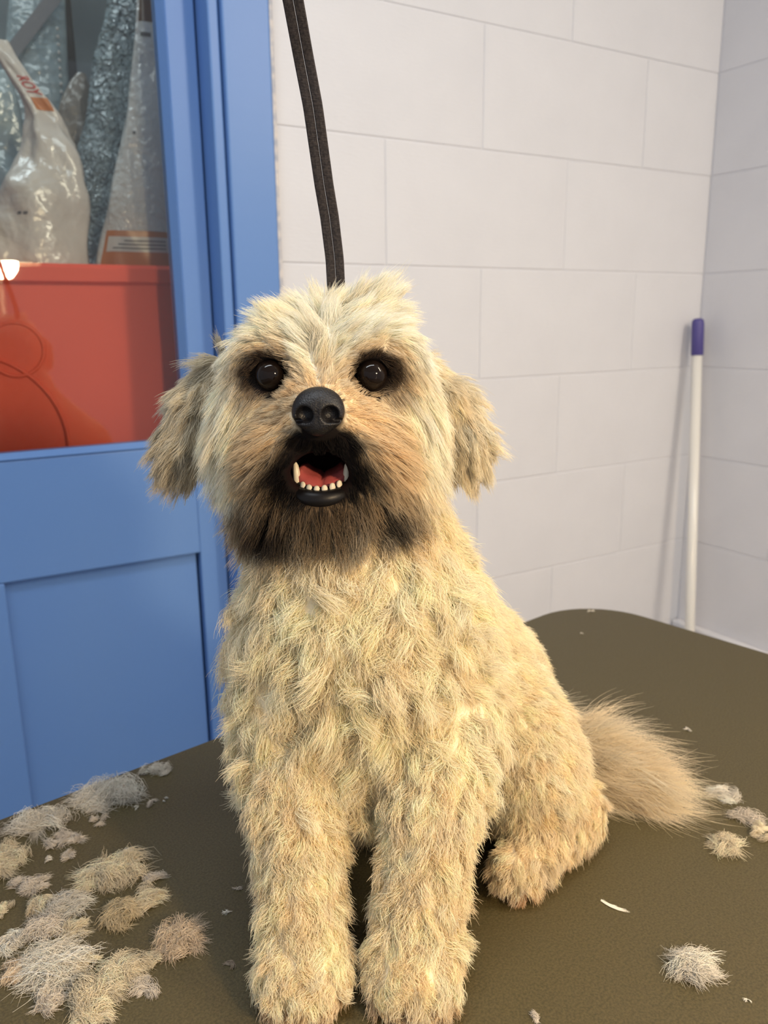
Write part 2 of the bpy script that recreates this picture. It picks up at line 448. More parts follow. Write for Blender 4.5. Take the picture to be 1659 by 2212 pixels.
for k in range(3): bagC.patch('print_line', 4.0 + 0.15 * k, 5.25, 0.176 + 0.014 * k, 0.181 + 0.014 * k, M['greyprint'], 0.0022, 8).parent = lbx
bagC.patch('print_mark', 4.0, 4.16, 0.545, 0.555, M['greyprint'], n=4); bagC.patch('print_mark', 4.0, 4.7, 0.84, 0.853, M['greyprint'], n=6)
bagC.patch('brown_band', 3.7, 5.6, 0.885, 0.985, mat('brown_print', (0.13, 0.075, 0.05), 0.3, 0.5))
bagD = Bag('zip_bag', 'large grey zip bag with a pale seal leaning behind the foil bag', 1.665,
           [(640, 20, 170), (400, 20, 165), (260, 18, 152), (170, 15, 147), (90, 15, 143), (20, 20, 140), (-60, 30, 138)], 0.018, M['greybag'], 31, 0.003)
s0, s1 = at_Y(20, 120, 1.635) - bagD.base, at_Y(128, -20, 1.635) - bagD.base
sv = []
dirv = (s1 - s0) / np.linalg.norm(s1 - s0); nv = np.array([-dirv[2], 0, dirv[0]])
for p in (s0, s1):
    for sx, sy in ((-1, -0.002), (1, -0.002), (1, 0.004), (-1, 0.004)): sv.append(p + nv * 0.011 * sx + np.array([0, sy, 0]))
link('zip_seal', mesh_from('zip_seal', sv, [(0, 1, 5, 4), (1, 2, 6, 5), (2, 3, 7, 6), (3, 0, 4, 7), (0, 3, 2, 1), (4, 5, 6, 7)]), M['seal'], bagD.root)
dot = lathe_mesh('punched_dot', [(0.0001, 0.0016), (0.002, 0.0012), (0.0028, 0.0)], 10)
dot.materials.append(M['whiteprint'])
for i in range(9):
    o = bpy.data.objects.new('punched_dot', dot); COL.objects.link(o); o.parent = bagD.root
    p = at_Y(124 + 1.1 * i, 62 + 17 * i, 1.645) - bagD.base
    o.location = p; o.rotation_euler = (math.pi / 2, 0, 0)
bagE = Bag('bluish_bag', 'bluish see-through bag at the edge of the glass behind the foil bag', 1.585,
           [(640, -80, 90), (480, -70, 80), (380, -60, 66), (300, -50, 55), (220, -45, 40), (150, -40, 20)], 0.028, M['greybag'], 41, 0.006)
bagF = Bag('tan_bag', 'small tan folded bag peeking between the foil and clear bags', 1.60,
           [(640, 90, 185), (420, 100, 180), (310, 112, 188), (230, 130, 194), (180, 150, 192), (158, 166, 184)], 0.012, M['tanbag'], 51, 0.004)
strip = box('cupboard_strip', (at_Y(148, 100, 1.80)[0] - 0.012, 1.80, 0.926), (at_Y(148, 100, 1.80)[0] + 0.012, 1.82, 2.2), M['dark'], bevel=0.002)  # dark upright strip behind the bags
tag(strip, 'dark upright post inside the cupboard behind the bags', 'strip')

# ------------------------------------------------------------------ working lamp whose bulb shows in the glass
gp = at_Y(8, 572, DY + 0.016)
L_ = 1.75
virt = at_Y(8, 572, DY + 0.016 + L_)
bulb_at = Vector((virt[0], DY + 0.016 - L_, virt[2]))
lamp = empty('work_lamp', (bulb_at.x, bulb_at.y, 0.0))
tag(lamp, 'warm working lamp on a floor stand behind the photographer', 'lamp')
lb = lathe_mesh('bulb', [(0.0005, -0.046), (0.022, -0.040), (0.039, -0.018), (0.044, 0.004), (0.036, 0.028), (0.018, 0.046), (0.013, 0.055)], 24)
o = link('bulb', lb, emit_mat('warm_bulb', (1.0, 0.74, 0.44), 260.0), lamp); o.location = (0, 0, bulb_at.z)
shade = lathe_mesh('lamp_shade', [(0.018, 0.056), (0.022, 0.085), (0.10, 0.03), (0.12, 0.005), (0.118, 0.004), (0.098, 0.028), (0.02, 0.08), (0.0165, 0.056)], 32)
o = link('lamp_shade', shade, mat('lamp_enamel', (0.6, 0.58, 0.55), 0.4), lamp); o.location = (0, 0, bulb_at.z)
o = link('pole', lathe_mesh('pole', [(0.0, 0.0), (0.12, 0.0), (0.12, 0.012), (0.011, 0.02), (0.011, bulb_at.z + 0.15), (0.0, bulb_at.z + 0.15)], 20), M['steel'], lamp); o.location = (0, -0.16, 0)
o = link('arm', lathe_mesh('arm', [(0.0, 0.0), (0.008, 0.0), (0.008, 0.165), (0.0, 0.165)], 14), M['steel'], lamp)
o.location = (0, -0.165, bulb_at.z + 0.14); o.rotation_euler = (-math.pi / 2, 0, 0)
o = link('socket', lathe_mesh('socket', [(0.0, 0.055), (0.0155, 0.055), (0.0155, 0.11), (0.008, 0.145), (0.0, 0.145)], 16), M['edging'], lamp); o.location = (0, 0, bulb_at.z)

# ------------------------------------------------------------------ grooming table
tc_l = np.array([0.282, 1.074, 0.0])            # sharp far corner of the top, level frame
tdir = np.array([0.762, 0.647, 0.0]); tdir /= np.linalg.norm(tdir)
tperp = np.array([tdir[1], -tdir[0], 0.0])
TL, TW, TR = 1.02, 0.62, 0.092
tcen = tc_l - tdir * TL / 2 + tperp * TW / 2
tw = to_world(tcen)
xw = to_world(tcen + tdir) - tw
trot = math.atan2(xw[1], xw[0])
table = empty('grooming_table', (tw[0], tw[1], 0.0), trot)
tag(table, 'grooming table with an olive brown rubber top and rounded corners', 'table')
def rounded_slab(name, hx, hy, r, z0, z1, ch, m, n=10):
    def ring(d, z):
        p = []
        for cx, cy, a0 in ((hx - r, hy - r, 0), (-hx + r, hy - r, 90), (-hx + r, -hy + r, 180), (hx - r, -hy + r, 270)):
            for i in range(n + 1):
                a = math.radians(a0 + 90 * i / n); p.append((cx + (r - d) * math.cos(a), cy + (r - d) * math.sin(a), z))
        return p
    v = ring(ch, z0) + ring(0, z0 + ch) + ring(0, z1 - ch) + ring(ch * 0.3, z1 - ch * 0.3) + ring(ch, z1)
    N = 4 * (n + 1); f = [(j * N + i, j * N + (i + 1) % N, (j + 1) * N + (i + 1) % N, (j + 1) * N + i) for j in range(4) for i in range(N)]
    f += [tuple(range(N))[::-1], tuple(range(4 * N, 5 * N))]
    return link(name, mesh_from(name, v, f), m, table)
rounded_slab('rubber_mat', TL / 2, TW / 2, TR, TABLE_Z - 0.006, TABLE_Z, 0.0015, M['mat'])
rounded_slab('table_board', TL / 2 + 0.002, TW / 2 + 0.002, TR + 0.002, TABLE_Z - 0.032, TABLE_Z - 0.0062, 0.003, M['edging'])
for sx in (-1, 1):
    for sy in (-1, 1):
        lo = (sx * (TL / 2 - 0.10) - 0.016, sy * (TW / 2 - 0.09) - 0.016, 0.0)
        box('leg', lo, (lo[0] + 0.032, lo[1] + 0.032, TABLE_Z - 0.0325), M['steel'], table, bevel=0.003)
for sy in (-1, 1):
    yy = sy * (TW / 2 - 0.09)
    box('cross_rail', (-(TL / 2 - 0.117), yy - 0.01, 0.18), (TL / 2 - 0.117, yy + 0.01, 0.20), M['steel'], table, bevel=0.002)

# ------------------------------------------------------------------ broom handle in the corner
def tube_between(name, a, b, r0, r1, m, parent, n=20, caps=True):
    a = Vector(a); b = Vector(b); d = (b - a).normalized()
    s = d.orthogonal().normalized(); q = d.cross(s)
    v = [a + (s * math.cos(2 * math.pi * i / n) + q * math.sin(2 * math.pi * i / n)) * r0 for i in range(n)]
    v += [b + (s * math.cos(2 * math.pi * i / n) + q * math.sin(2 * math.pi * i / n)) * r1 for i in range(n)]
    f = [(i, (i + 1) % n, n + (i + 1) % n, n + i) for i in range(n)]
    if caps: f += [tuple(range(n))[::-1], tuple(range(n, 2 * n))]
    me = mesh_from(name, v, f)
    for p in me.polygons:
        if len(p.vertices) == 4: p.use_smooth = True
    return link(name, me, m, parent)
bt = Vector(to_world(Q(1508, 688, 1.786))); bm_ = Vector(to_world(Q(1490, 1360, 1.70)))
bd = (bm_ - bt).normalized()
bfoot = bt + bd * ((bt.z - 0.004) / -bd.z)
broom = empty('broom', tuple(bfoot))
tag(broom, 'white pole with a purple blue grip leaning in the wall corner', 'broom')
P0 = Vector((0, 0, 0)); top = bt - bfoot
tube_between('pole', P0, top + bd * 0.075, 0.0108, 0.0108, M['pole'], broom)
gv = []; gn = 20; s_ = bd.orthogonal().normalized(); q_ = bd.cross(s_)
prof = [(0.0112, 0.079), (0.0131, 0.077), (0.0131, 0.012), (0.0118, 0.004), (0.008, 0.0005), (0.0005, 0.0)]
for r_, d_ in prof:
    for i in range(gn): gv.append(top + bd * d_ + (s_ * math.cos(2 * math.pi * i / gn) + q_ * math.sin(2 * math.pi * i / gn)) * r_)
gf = [(j * gn + i, j * gn + (i + 1) % gn, (j + 1) * gn + (i + 1) % gn, (j + 1) * gn + i) for j in range(len(prof) - 1) for i in range(gn)]
link('grip', mesh_from('grip', gv, gf, True), M['grip'], broom)

# ================================================================== THE DOG
def mk(c): return np.asarray(c, np.float64)
PR = []      # primitives: dict(kind, ..., k, reg)
def ell(c, r, reg, k=0.02, yaw=0.0): PR.append(dict(t='e', c=mk(c), r=mk(r), k=k, reg=reg, yaw=yaw))
def cap(a, b, ra, rb, reg, k=0.02): PR.append(dict(t='c', a=mk(a), b=mk(b), ra=ra, rb=rb, k=k, reg=reg))

def sdf1(p, P):
    if p['t'] == 'e':
        q = P - p['c']
        if p['yaw']:
            c, s = math.cos(p['yaw']), math.sin(p['yaw'])
            q = np.stack([q[..., 0] * c + q[..., 1] * s, -q[..., 0] * s + q[..., 1] * c, q[..., 2]], -1)
        k0 = np.linalg.norm(q / p['r'], axis=-1); k1 = np.linalg.norm(q / (p['r'] ** 2), axis=-1) + 1e-9
        return k0 * (k0 - 1) / k1
    ab = p['b'] - p['a']; q = P - p['a']
    t = np.clip((q @ ab) / (ab @ ab), 0, 1)
    return np.linalg.norm(q - t[..., None] * ab, axis=-1) - (p['ra'] + (p['rb'] - p['ra']) * t)

def smin(a, b, k):
    h = np.clip(0.5 + 0.5 * (b - a) / k, 0, 1)
    return b + (a - b) * h - k * h * (1 - h)

def prim_bounds(p, m):
    if p['t'] == 'e':
        R = np.array([max(p['r'][0], p['r'][1])] * 2 + [p['r'][2]]) if p['yaw'] else p['r']
        return p['c'] - R - m, p['c'] + R + m
    R = max(p['ra'], p['rb'])
    return np.minimum(p['a'], p['b']) - R - m, np.maximum(p['a'], p['b']) + R + m

def sdf_grid(prims, subs, lo, hi, h):
    n = np.ceil((hi - lo) / h).astype(int) + 1
    D = np.full(n, 1.0)
    ax = [lo[i] + h * np.arange(n[i]) for i in range(3)]
    for p, sub in [(q, False) for q in prims] + [(q, True) for q in subs]:
        a, b = prim_bounds(p, 0.03 + p['k'])
        i0 = np.maximum(((a - lo) / h).astype(int), 0); i1 = np.minimum(((b - lo) / h).astype(int) + 2, n)
        if np.any(i1 <= i0): continue
        sl = tuple(slice(i0[i], i1[i]) for i in range(3))
        G = np.stack(np.meshgrid(*[ax[i][sl[i]] for i in range(3)], indexing='ij'), -1)
        d = sdf1(p, G)
        D[sl] = -smin(-D[sl], d, p['k']) if sub else smin(D[sl], d, p['k'])
    return D, lo, h

def surface_nets(D, lo, h):
    n = np.array(D.shape); S = D < 0
    cells = n - 1
    cnt = np.zeros(cells, int); pos = np.zeros((*cells, 3))
    corner = [(i, j, k) for i in (0, 1) for j in (0, 1) for k in (0, 1)]
    def cs(A, c): return A[c[0]:c[0] + cells[0], c[1]:c[1] + cells[1], c[2]:c[2] + cells[2]]
    for c in corner:
        for ax in range(3):
            if c[ax] == 0:
                c2 = list(c); c2[ax] = 1
                s1, s2 = cs(S, c), cs(S, c2); m = s1 != s2
                d1, d2 = cs(D, c)[m], cs(D, c2)[m]; t = d1 / (d1 - d2)
                pt = np.tile(np.array(c, float), (len(t), 1)); pt[:, ax] += t
                pos[m] += pt; cnt[m] += 1
    act = cnt > 0
    idx = -np.ones(cells, int); ids = np.argwhere(act); idx[act] = np.arange(len(ids))
    V = lo + h * (ids + pos[act] / cnt[act][:, None])
    F = []
    for ax in range(3):
        u, w = (ax + 1) % 3, (ax + 2) % 3
        a = [slice(None)] * 3; b = [slice(None)] * 3
        a[ax] = slice(0, n[ax] - 1); b[ax] = slice(1, n[ax])
        m = S[tuple(a)] != S[tuple(b)]
        e = np.argwhere(m); e = e[(e[:, u] > 0) & (e[:, w] > 0) & (e[:, u] < cells[u]) & (e[:, w] < cells[w])]
        flip = S[tuple(a)][tuple(e.T)]
        def g(du, dw):
            q = e.copy(); q[:, u] += du; q[:, w] += dw; return idx[tuple(q.T)]
        quad = np.stack([g(-1, -1), g(0, -1), g(0, 0), g(-1, 0)], 1)
        quad[~flip] = quad[~flip][:, ::-1]
        F.append(quad)
    return V, np.concatenate(F)

r0 = -0.0345                                     # the head's mid line
# head
ell((r0, .522, .345), (.056, .056, .048), 'crown', .02)
ell(Q(812, 668, .518), (.014, .014, .010), 'crown', .012)
ell((r0 - .025, .490, .3665), (.025, .020, .0155), 'brow', .016)
ell((r0 + .028, .490, .3665), (.025, .020, .0155), 'brow', .016)
ell((r0 - .038, .507, .318), (.033, .036, .040), 'cheek', .02)
ell((r0 + .036, .507, .318), (.033, .036, .040), 'cheek', .02)
ell((r0, .480, .340), (.017, .022, .018), 'bridge', .014)
ell((r0 - .001, .462, .330), (.023, .022, .018), 'muzzle', .014)
ell((r0 - .024, .468, .311), (.019, .022, .021), 'lip', .012)
ell((r0 + .024, .468, .311), (.019, .022, .021), 'lip', .012)
ell((r0 - .002, .471, .2775), (.028, .020, .013), 'chin', .012)
ell((r0 - .026, .486, .277), (.020, .024, .018), 'jowl', .014)
ell((r0 + .026, .486, .277), (.020, .024, .018), 'jowl', .014)
ell((r0, .505, .285), (.045, .035, .030), 'chin', .018)
# ears
for s, pts in ((-1, [(468, 815, .538), (430, 880, .530), (400, 955, .522), (392, 995, .520)]), (1, [(915, 815, .538), (968, 875, .530), (1003, 945, .522), (1012, 985, .520)])):
    R = [.013, .013, .0125, .010]
    for i in range(3):
        cap(Q(*pts[i]), Q(*pts[i + 1]), R[i], R[i + 1], 'earL' if s < 0 else 'earR', .010)
# neck, chest, trunk
cap((r0 + .002, .522, .285), (-.020, .505, .205), .052, .062, 'neck', .03)
ell((-.018, .492, .168), (.0765, .058, .075), 'chest', .03)
ell((-.014, .487, .118), (.066, .048, .050), 'chest', .03)
cap((-.007, .530, .200), (.050, .600, .090), .060, .074, 'back', .04)
ell((.052, .600, .080), (.070, .075, .074), 'back', .03)
# front legs
ell((-.067, .466, .125), (.023, .030, .050), 'shoulder', .02)
ell((.036, .466, .125), (.030, .030, .052), 'shoulder', .02)
cap((-.056, .445, .105), (-.0515, .412, .034), .0265, .0225, 'leg', .018)
cap((.028, .445, .105), (.0165, .412, .034), .0285, .0235, 'leg', .018)
ell((-.050, .398, .018), (.0265, .026, .0175), 'paw', .012)
ell((.0140, .398, .018), (.0275, .026, .0175), 'paw', .012)
for cx in (-.050, .0140):
    for dx in (-.0155, -.0055, .0055, .0155):
        ell((cx + dx, .381 + abs(dx) * .25, .012), (.0062, .010, .0105), 'paw', .005)
# hind leg, haunch
ell((.103, .546, .060), (.041, .055, .054), 'thigh', .02)
cap((.140, .536, .026), (.088, .482, .017), .021, .016, 'hindpaw', .014)
ell((-.045, .560, .045), (.040, .055, .042), 'thigh', .02)
# tail
cap((.095, .645, .024), (.155, .622, .019), .018, .015, 'tail', .012)
cap((.155, .622, .019), (.188, .604, .013), .015, .009, 'tail', .008)
EYES = [Q(585, 810, .4745), Q(803, 810, .4745)]
ER = 0.0090
SUB = []
MOUTH_C = np.array([r0 - .0025, .466, .3005])
SUB.append(dict(t='e', c=MOUTH_C, r=mk((.0180, .030, .0122)), k=.004, yaw=0.0))
for e in EYES:
    SUB.append(dict(t='e', c=mk(e) + (0, -.003, 0), r=mk((.0110, .011, .0090)), k=.006, yaw=0.0))
D, glo, gh = sdf_grid(PR, SUB, np.array([-.16, .33, -.004]), np.array([.30, .75, .425]), 0.003)
# the sitting dog rests on the table: cut flat at the top of the mat
zz = glo[2] + gh * np.arange(D.shape[2])
D = np.maximum(D, (0.0005 - zz)[None, None, :])
BV, BF = surface_nets(D, glo, gh)
print('dog body', len(BV), len(BF))

# per-region coat: length, colour, lift, curl, flow direction, density, clump
def C(r, g, b): return np.array([r, g, b])
CREAM = C(.975, .855, .63); CREAM_W = C(.975, .905, .75); TAN = C(.84, .665, .44); DARK = C(.010, .007, .006); BROWN = C(.15, .098, .055)
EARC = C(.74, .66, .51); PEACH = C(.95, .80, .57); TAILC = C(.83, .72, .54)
REG = dict(   # L length, lift off the skin, curl, den strands, gd clumps, cl clumping, jit stray
    crown=dict(L=.0155, col=CREAM_W, lift=.42, curl=.12, den=1.5, gd=1.0, cl=.30, jit=.6),
    brow=dict(L=.017, col=CREAM_W, lift=.45, curl=.08, den=1.8, gd=1.2, cl=.30, jit=.45),
    cheek=dict(L=.022, col=CREAM * .98, lift=.22, curl=.08, den=1.6, gd=1.0, cl=.35, jit=.4),
    bridge=dict(L=.011, col=CREAM_W * .94, lift=.22, curl=.10, den=2.2, gd=2.0, cl=.35, jit=.5),
    muzzle=dict(L=.015, col=TAN, lift=.15, curl=.06, den=2.4, gd=2.0, cl=.35, jit=.4),
    lip=dict(L=.018, col=TAN * .85, lift=.15, curl=.06, den=2.2, gd=2.0, cl=.35, jit=.4),
    chin=dict(L=.020, col=BROWN, lift=.22, curl=.10, den=1.7, gd=1.2, cl=.40, jit=.5),
    jowl=dict(L=.021, col=BROWN * 1.15, lift=.25, curl=.10, den=1.7, gd=1.2, cl=.40, jit=.5),
    earL=dict(L=.018, col=EARC * .92, lift=.12, curl=.22, den=1.9, gd=1.8, cl=.50, jit=.5),  # darker copy of the ear colour: shade on this side put into it
    earR=dict(L=.018, col=EARC * 1.15, lift=.12, curl=.22, den=1.9, gd=1.8, cl=.50, jit=.5),  # lighter copy of the ear colour: light on this side put into it
    neck=dict(L=.021, col=CREAM, lift=.30, curl=.55, den=1.4, gd=.80, cl=.25, jit=.8),
    chest=dict(L=.0245, col=CREAM, lift=.24, curl=.78, den=1.7, gd=.80, cl=.28, jit=.7),
    back=dict(L=.009, col=CREAM * 1.0, lift=.85, curl=.12, den=1.3, gd=.8, cl=.15, jit=1.0),
    shoulder=dict(L=.020, col=CREAM, lift=.30, curl=.75, den=1.5, gd=.80, cl=.27, jit=.75),
    leg=dict(L=.0115, col=CREAM * .5 + PEACH * .5, lift=.55, curl=.50, den=1.8, gd=1.1, cl=.22, jit=.9),
    paw=dict(L=.0095, col=PEACH * .6 + CREAM * .4, lift=.55, curl=.55, den=2.0, gd=1.2, cl=.25, jit=.9),
    thigh=dict(L=.010, col=CREAM * .4 + PEACH * .6, lift=.75, curl=.30, den=1.6, gd=1.0, cl=.18, jit=1.0),
    hindpaw=dict(L=.010, col=PEACH, lift=.6, curl=.40, den=1.6, gd=1.0, cl=.30, jit=.8),
    tail=dict(L=.067, col=TAILC, lift=.16, curl=.30, den=5.5, gd=4.0, cl=.58, jit=.5),
)
REGN = list(REG)
NOSE = Q(687, 888, .437)

def region_weights(P):
    W = np.zeros((len(P), len(REGN)))
    best = np.full(len(P), 1.0); ds = []
    for p in PR:
        d = sdf1(p, P); ds.append(d); best = np.minimum(best, d)
    for p, d in zip(PR, ds):
        j = REGN.index(p['reg'])
        W[:, j] = np.maximum(W[:, j], np.exp(-(d - best) / .0045))
    return W / W.sum(1, keepdims=True)

def sm(x, a, b):
    t = np.clip((x - a) / (b - a), 0, 1); return t * t * (3 - 2 * t)

def flow_field(P, N, W):
    """direction the coat lies in, per root"""
    n = len(P); Fl = np.zeros((n, 3))
    side = np.tanh((P[:, 0] - r0) / .012)
    def add(reg, v):
        w = W[:, REGN.index(reg)][:, None]; Fl[:] += w * v / (np.linalg.norm(v, axis=1, keepdims=True) + 1e-9)
    one = np.ones(n)
    rad = P - NOSE; rad[:, 1] *= .5
    ad = np.abs(P[:, 0] - r0)
    add('crown', np.stack([side * .80, .10 * one, .25 - 1.1 * sm(ad, .018, .056) + 1.2 * np.exp(-((P - Q(812, 662, .518)) ** 2).sum(1) / .015 ** 2)], 1))
    add('brow', np.stack([side * (.95 - .5 * sm(ad, .035, .055)), -.30 * one, .55 - 1.45 * sm(ad, .024, .050)], 1))
    add('cheek', np.stack([side * .30, -.10 * one, -.95 * one], 1))
    add('bridge', np.stack([side * .65, -.25 * one, .45 * one], 1))
    mz = rad / (np.linalg.norm(rad, axis=1, keepdims=True) + 1e-6) + np.stack([side * .55, .15 * one, -.30 * one], 1)
    add('muzzle', mz); add('lip', mz + np.stack([0 * one, 0 * one, -.45 * one], 1))
    add('chin', np.stack([side * .12, -.12 * one, -1.0 * one], 1)); add('jowl', np.stack([side * .30, -.15 * one, -1.0 * one], 1))
    add('earL', np.stack([-.42 * one, -.05 * one, -.9 * one], 1)); add('earR', np.stack([.30 * one, -.05 * one, -.9 * one], 1))
    dn = np.stack([(P[:, 0] + .02) * 2.0, -.10 * one, -1.0 * one], 1)
    for r in ('neck', 'chest', 'shoulder'): add(r, dn)
    add('back', np.stack([.55 * one, .25 * one, -.8 * one], 1)); add('thigh', np.stack([.35 * one, -.25 * one, -.8 * one], 1))
    add('leg', np.stack([0 * one, -.15 * one, -1.0 * one], 1)); add('paw', np.stack([(P[:, 0] + .018) * 0, -.7 * one, -.5 * one], 1))
    add('hindpaw', np.stack([-.2 * one, -.6 * one, -.4 * one], 1))
    tf = np.stack([.90 * one, -.22 - 13.0 * (.619 - P[:, 1]) * one, -.25 * one], 1)
    add('tail', tf)
    return Fl / (np.linalg.norm(Fl, axis=1, keepdims=True) + 1e-9)

def coat_colour(P, W):
    col = W @ np.stack([REG[r]['col'] for r in REGN])
    def mixc(col, c, w): return col * (1 - w[:, None]) + c * w[:, None]
    face = sm(-P[:, 1], -.53, -.50) * sm(P[:, 2], .235, .25)
    # brown round the eyes, with a stain running down at the outer corners
    for e, s in zip(EYES, (-1, 1)):
        d = np.sqrt(((P[:, 0] - e[0] - s * .003) / 1.25) ** 2 + ((P[:, 2] - e[2] - .001) / 1.05) ** 2)
        col = mixc(col, TAN * .82, face * (1 - sm(d, .0120, .0215)) * .8)
        col = mixc(col, C(.07, .045, .03), face * (1 - sm(d, .0100, .0148)) * .97)
        do = np.sqrt(((P[:, 0] - e[0] - s * .014) / 1.0) ** 2 + ((P[:, 2] - e[2] + .011) / 1.0) ** 2)
        col = mixc(col, BROWN * 1.2, face * (1 - sm(do, .003, .010)) * .4)
    # tan beard on the muzzle, black round the mouth, dark brown under the lip
    d = np.sqrt(((P[:, 0] - r0) / 1.15) ** 2 + ((P[:, 2] - .322) / 1.0) ** 2)
    col = mixc(col, TAN, face * (1 - sm(d, .010, .048)) * .85)
    d = np.sqrt(((P[:, 0] - r0 + .002) / 1.38) ** 2 + (P[:, 2] - MOUTH_C[2] + .001) ** 2)
    col = mixc(col, BROWN, face * (1 - sm(d, .018, .031)) * .75)
    col = mixc(col, DARK, face * (1 - sm(d, .0175, .0245)) * sm(P[:, 2], .276, .286))
    dl = np.sqrt(((P[:, 0] - r0) / 1.5) ** 2 + ((P[:, 2] - .3175) / .8) ** 2)
    col = mixc(col, DARK, face * (1 - sm(dl, .0115, .0185)) * (1 - sm(P[:, 2], .330, .336)))
    col = mixc(col, DARK, face * (1 - sm(np.linalg.norm((P - NOSE) / [1.15, 1.4, 1.0], axis=1), .0135, .0160)))
    d2 = np.sqrt(((P[:, 0] - r0 + .032) / 1.0) ** 2 + ((P[:, 2] - .270) / .9) ** 2)
    d3 = np.sqrt(((P[:, 0] - r0 - .036) / .8) ** 2 + ((P[:, 2] - .272) / .8) ** 2)
    col = mixc(col, DARK * 1.3, face * (1 - sm(d2, .006, .018)) * .9); col = mixc(col, DARK * 1.8, face * (1 - sm(d3, .006, .015)) * .8)
    ado = sm(np.abs(P[:, 0] - r0), .044, .058) * face
    col = mixc(col, CREAM_W * .98, ado * (W[:, REGN.index('cheek')] + W[:, REGN.index('crown')]) * .8)
    # warm stain on the toes
    low = (1 - sm(P[:, 2], .004, .016)) * (W[:, REGN.index('hindpaw')] + .5 * W[:, REGN.index('paw')])
    col = mixc(col, C(.55, .30, .16), low * .7)
    return col

# body mesh ------------------------------------------------------------
base = np.array([0.02, .50, 0.0])
dog = empty('dog', tuple(to_world(base)), -(math.pi / 2 - HEAD))
tag(dog, 'small cream curly coated dog sitting on the grooming table with its mouth open', 'dog')
bme = mesh_np('body', BV - base, BF)
Wb = region_weights(BV); cb = coat_colour(BV, Wb) * .80
inm = (np.sqrt((((BV - MOUTH_C) / np.array([.0200, .034, .0142])) ** 2).sum(1)) < 1.0)
cb[inm] = (.010, .004, .004)  # mouth lining near black: the shade inside is put into its colour
for e in EYES:
    cb[np.linalg.norm(BV - e, axis=1) < .0155] = (.018, .013, .011)
at = bme.color_attributes.new('coat', 'FLOAT_COLOR', 'POINT')
at.data.foreach_set('color', np.concatenate([cb, np.ones((len(cb), 1))], 1).astype(np.float32).ravel())
def attr_mat(name, attr, rough, spec, hair=False):
    m = bpy.data.materials.new(name); m.use_nodes = True; nt = m.node_tree; b = nt.nodes['Principled BSDF']
    a = nt.nodes.new('ShaderNodeAttribute'); a.attribute_name = attr
    b.inputs['Roughness'].default_value = rough; b.inputs['Specular IOR Level'].default_value = spec
    if not hair:
        nt.links.new(a.outputs['Color'], b.inputs['Base Color']); return m
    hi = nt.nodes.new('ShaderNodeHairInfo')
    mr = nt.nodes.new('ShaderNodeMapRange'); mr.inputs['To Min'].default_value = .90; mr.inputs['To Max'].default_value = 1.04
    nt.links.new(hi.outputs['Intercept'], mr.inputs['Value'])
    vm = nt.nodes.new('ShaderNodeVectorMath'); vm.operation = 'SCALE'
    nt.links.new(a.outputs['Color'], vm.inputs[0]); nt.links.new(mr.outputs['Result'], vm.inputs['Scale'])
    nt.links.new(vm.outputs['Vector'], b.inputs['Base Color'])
    tl = nt.nodes.new('ShaderNodeBsdfTranslucent'); nt.links.new(vm.outputs['Vector'], tl.inputs['Color'])
    mx = nt.nodes.new('ShaderNodeMixShader'); mx.inputs[0].default_value = .50
    nt.links.new(b.outputs[0], mx.inputs[1]); nt.links.new(tl.outputs[0], mx.inputs[2])
    nt.links.new(mx.outputs[0], nt.nodes['Material Output'].inputs['Surface'])
    return m
M['skin'] = attr_mat('dog_underfur', 'coat', .85, .1)
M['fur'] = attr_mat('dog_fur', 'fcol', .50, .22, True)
body = link('body', bme, M['skin'], dog)

# roots ----------------------------------------------------------------
T = np.concatenate([BF[:, [0, 1, 2]], BF[:, [0, 2, 3]]])
A, B_, C_ = BV[T[:, 0]], BV[T[:, 1]], BV[T[:, 2]]
cr = np.cross(B_ - A, C_ - A); area = np.linalg.norm(cr, axis=1) / 2
vn = np.zeros_like(BV)
for k in range(3): np.add.at(vn, T[:, k], cr)
vn /= np.linalg.norm(vn, axis=1, keepdims=True) + 1e-12
den = Wb @ np.array([REG[r]['den'] for r in REGN])
fn = cr / (2 * area[:, None] + 1e-15)
away = np.clip(fn[:, 1], 0, 1)                   # surfaces turned from the lens need fewer strands
dt = den[T].mean(1) * area * (1 - .55 * away)
dt[BV[T].mean(1)[:, 2] < .0035] = 0
mask_v = inm.copy()
for e in EYES: mask_v |= np.linalg.norm((BV - e) * [1, .6, 1], axis=1) < .0088
mask_v |= np.linalg.norm((BV - NOSE) / [.0165, .016, .0150], axis=1) < 1.0
dt[mask_v[T].any(1)] = 0
NS = 350000
ti = rng.choice(len(T), NS, p=dt / dt.sum())
u, v = rng.random(NS), rng.random(NS); fl = u + v > 1; u[fl] = 1 - u[fl]; v[fl] = 1 - v[fl]
R = A[ti] + u[:, None] * (B_[ti] - A[ti]) + v[:, None] * (C_[ti] - A[ti])
Nn = vn[T[ti, 0]] * (1 - u - v)[:, None] + vn[T[ti, 1]] * u[:, None] + vn[T[ti, 2]] * v[:, None]
Nn /= np.linalg.norm(Nn, axis=1, keepdims=True)
W = region_weights(R)
def attr_(Wx, key): return Wx @ np.array([REG[r][key] for r in REGN])

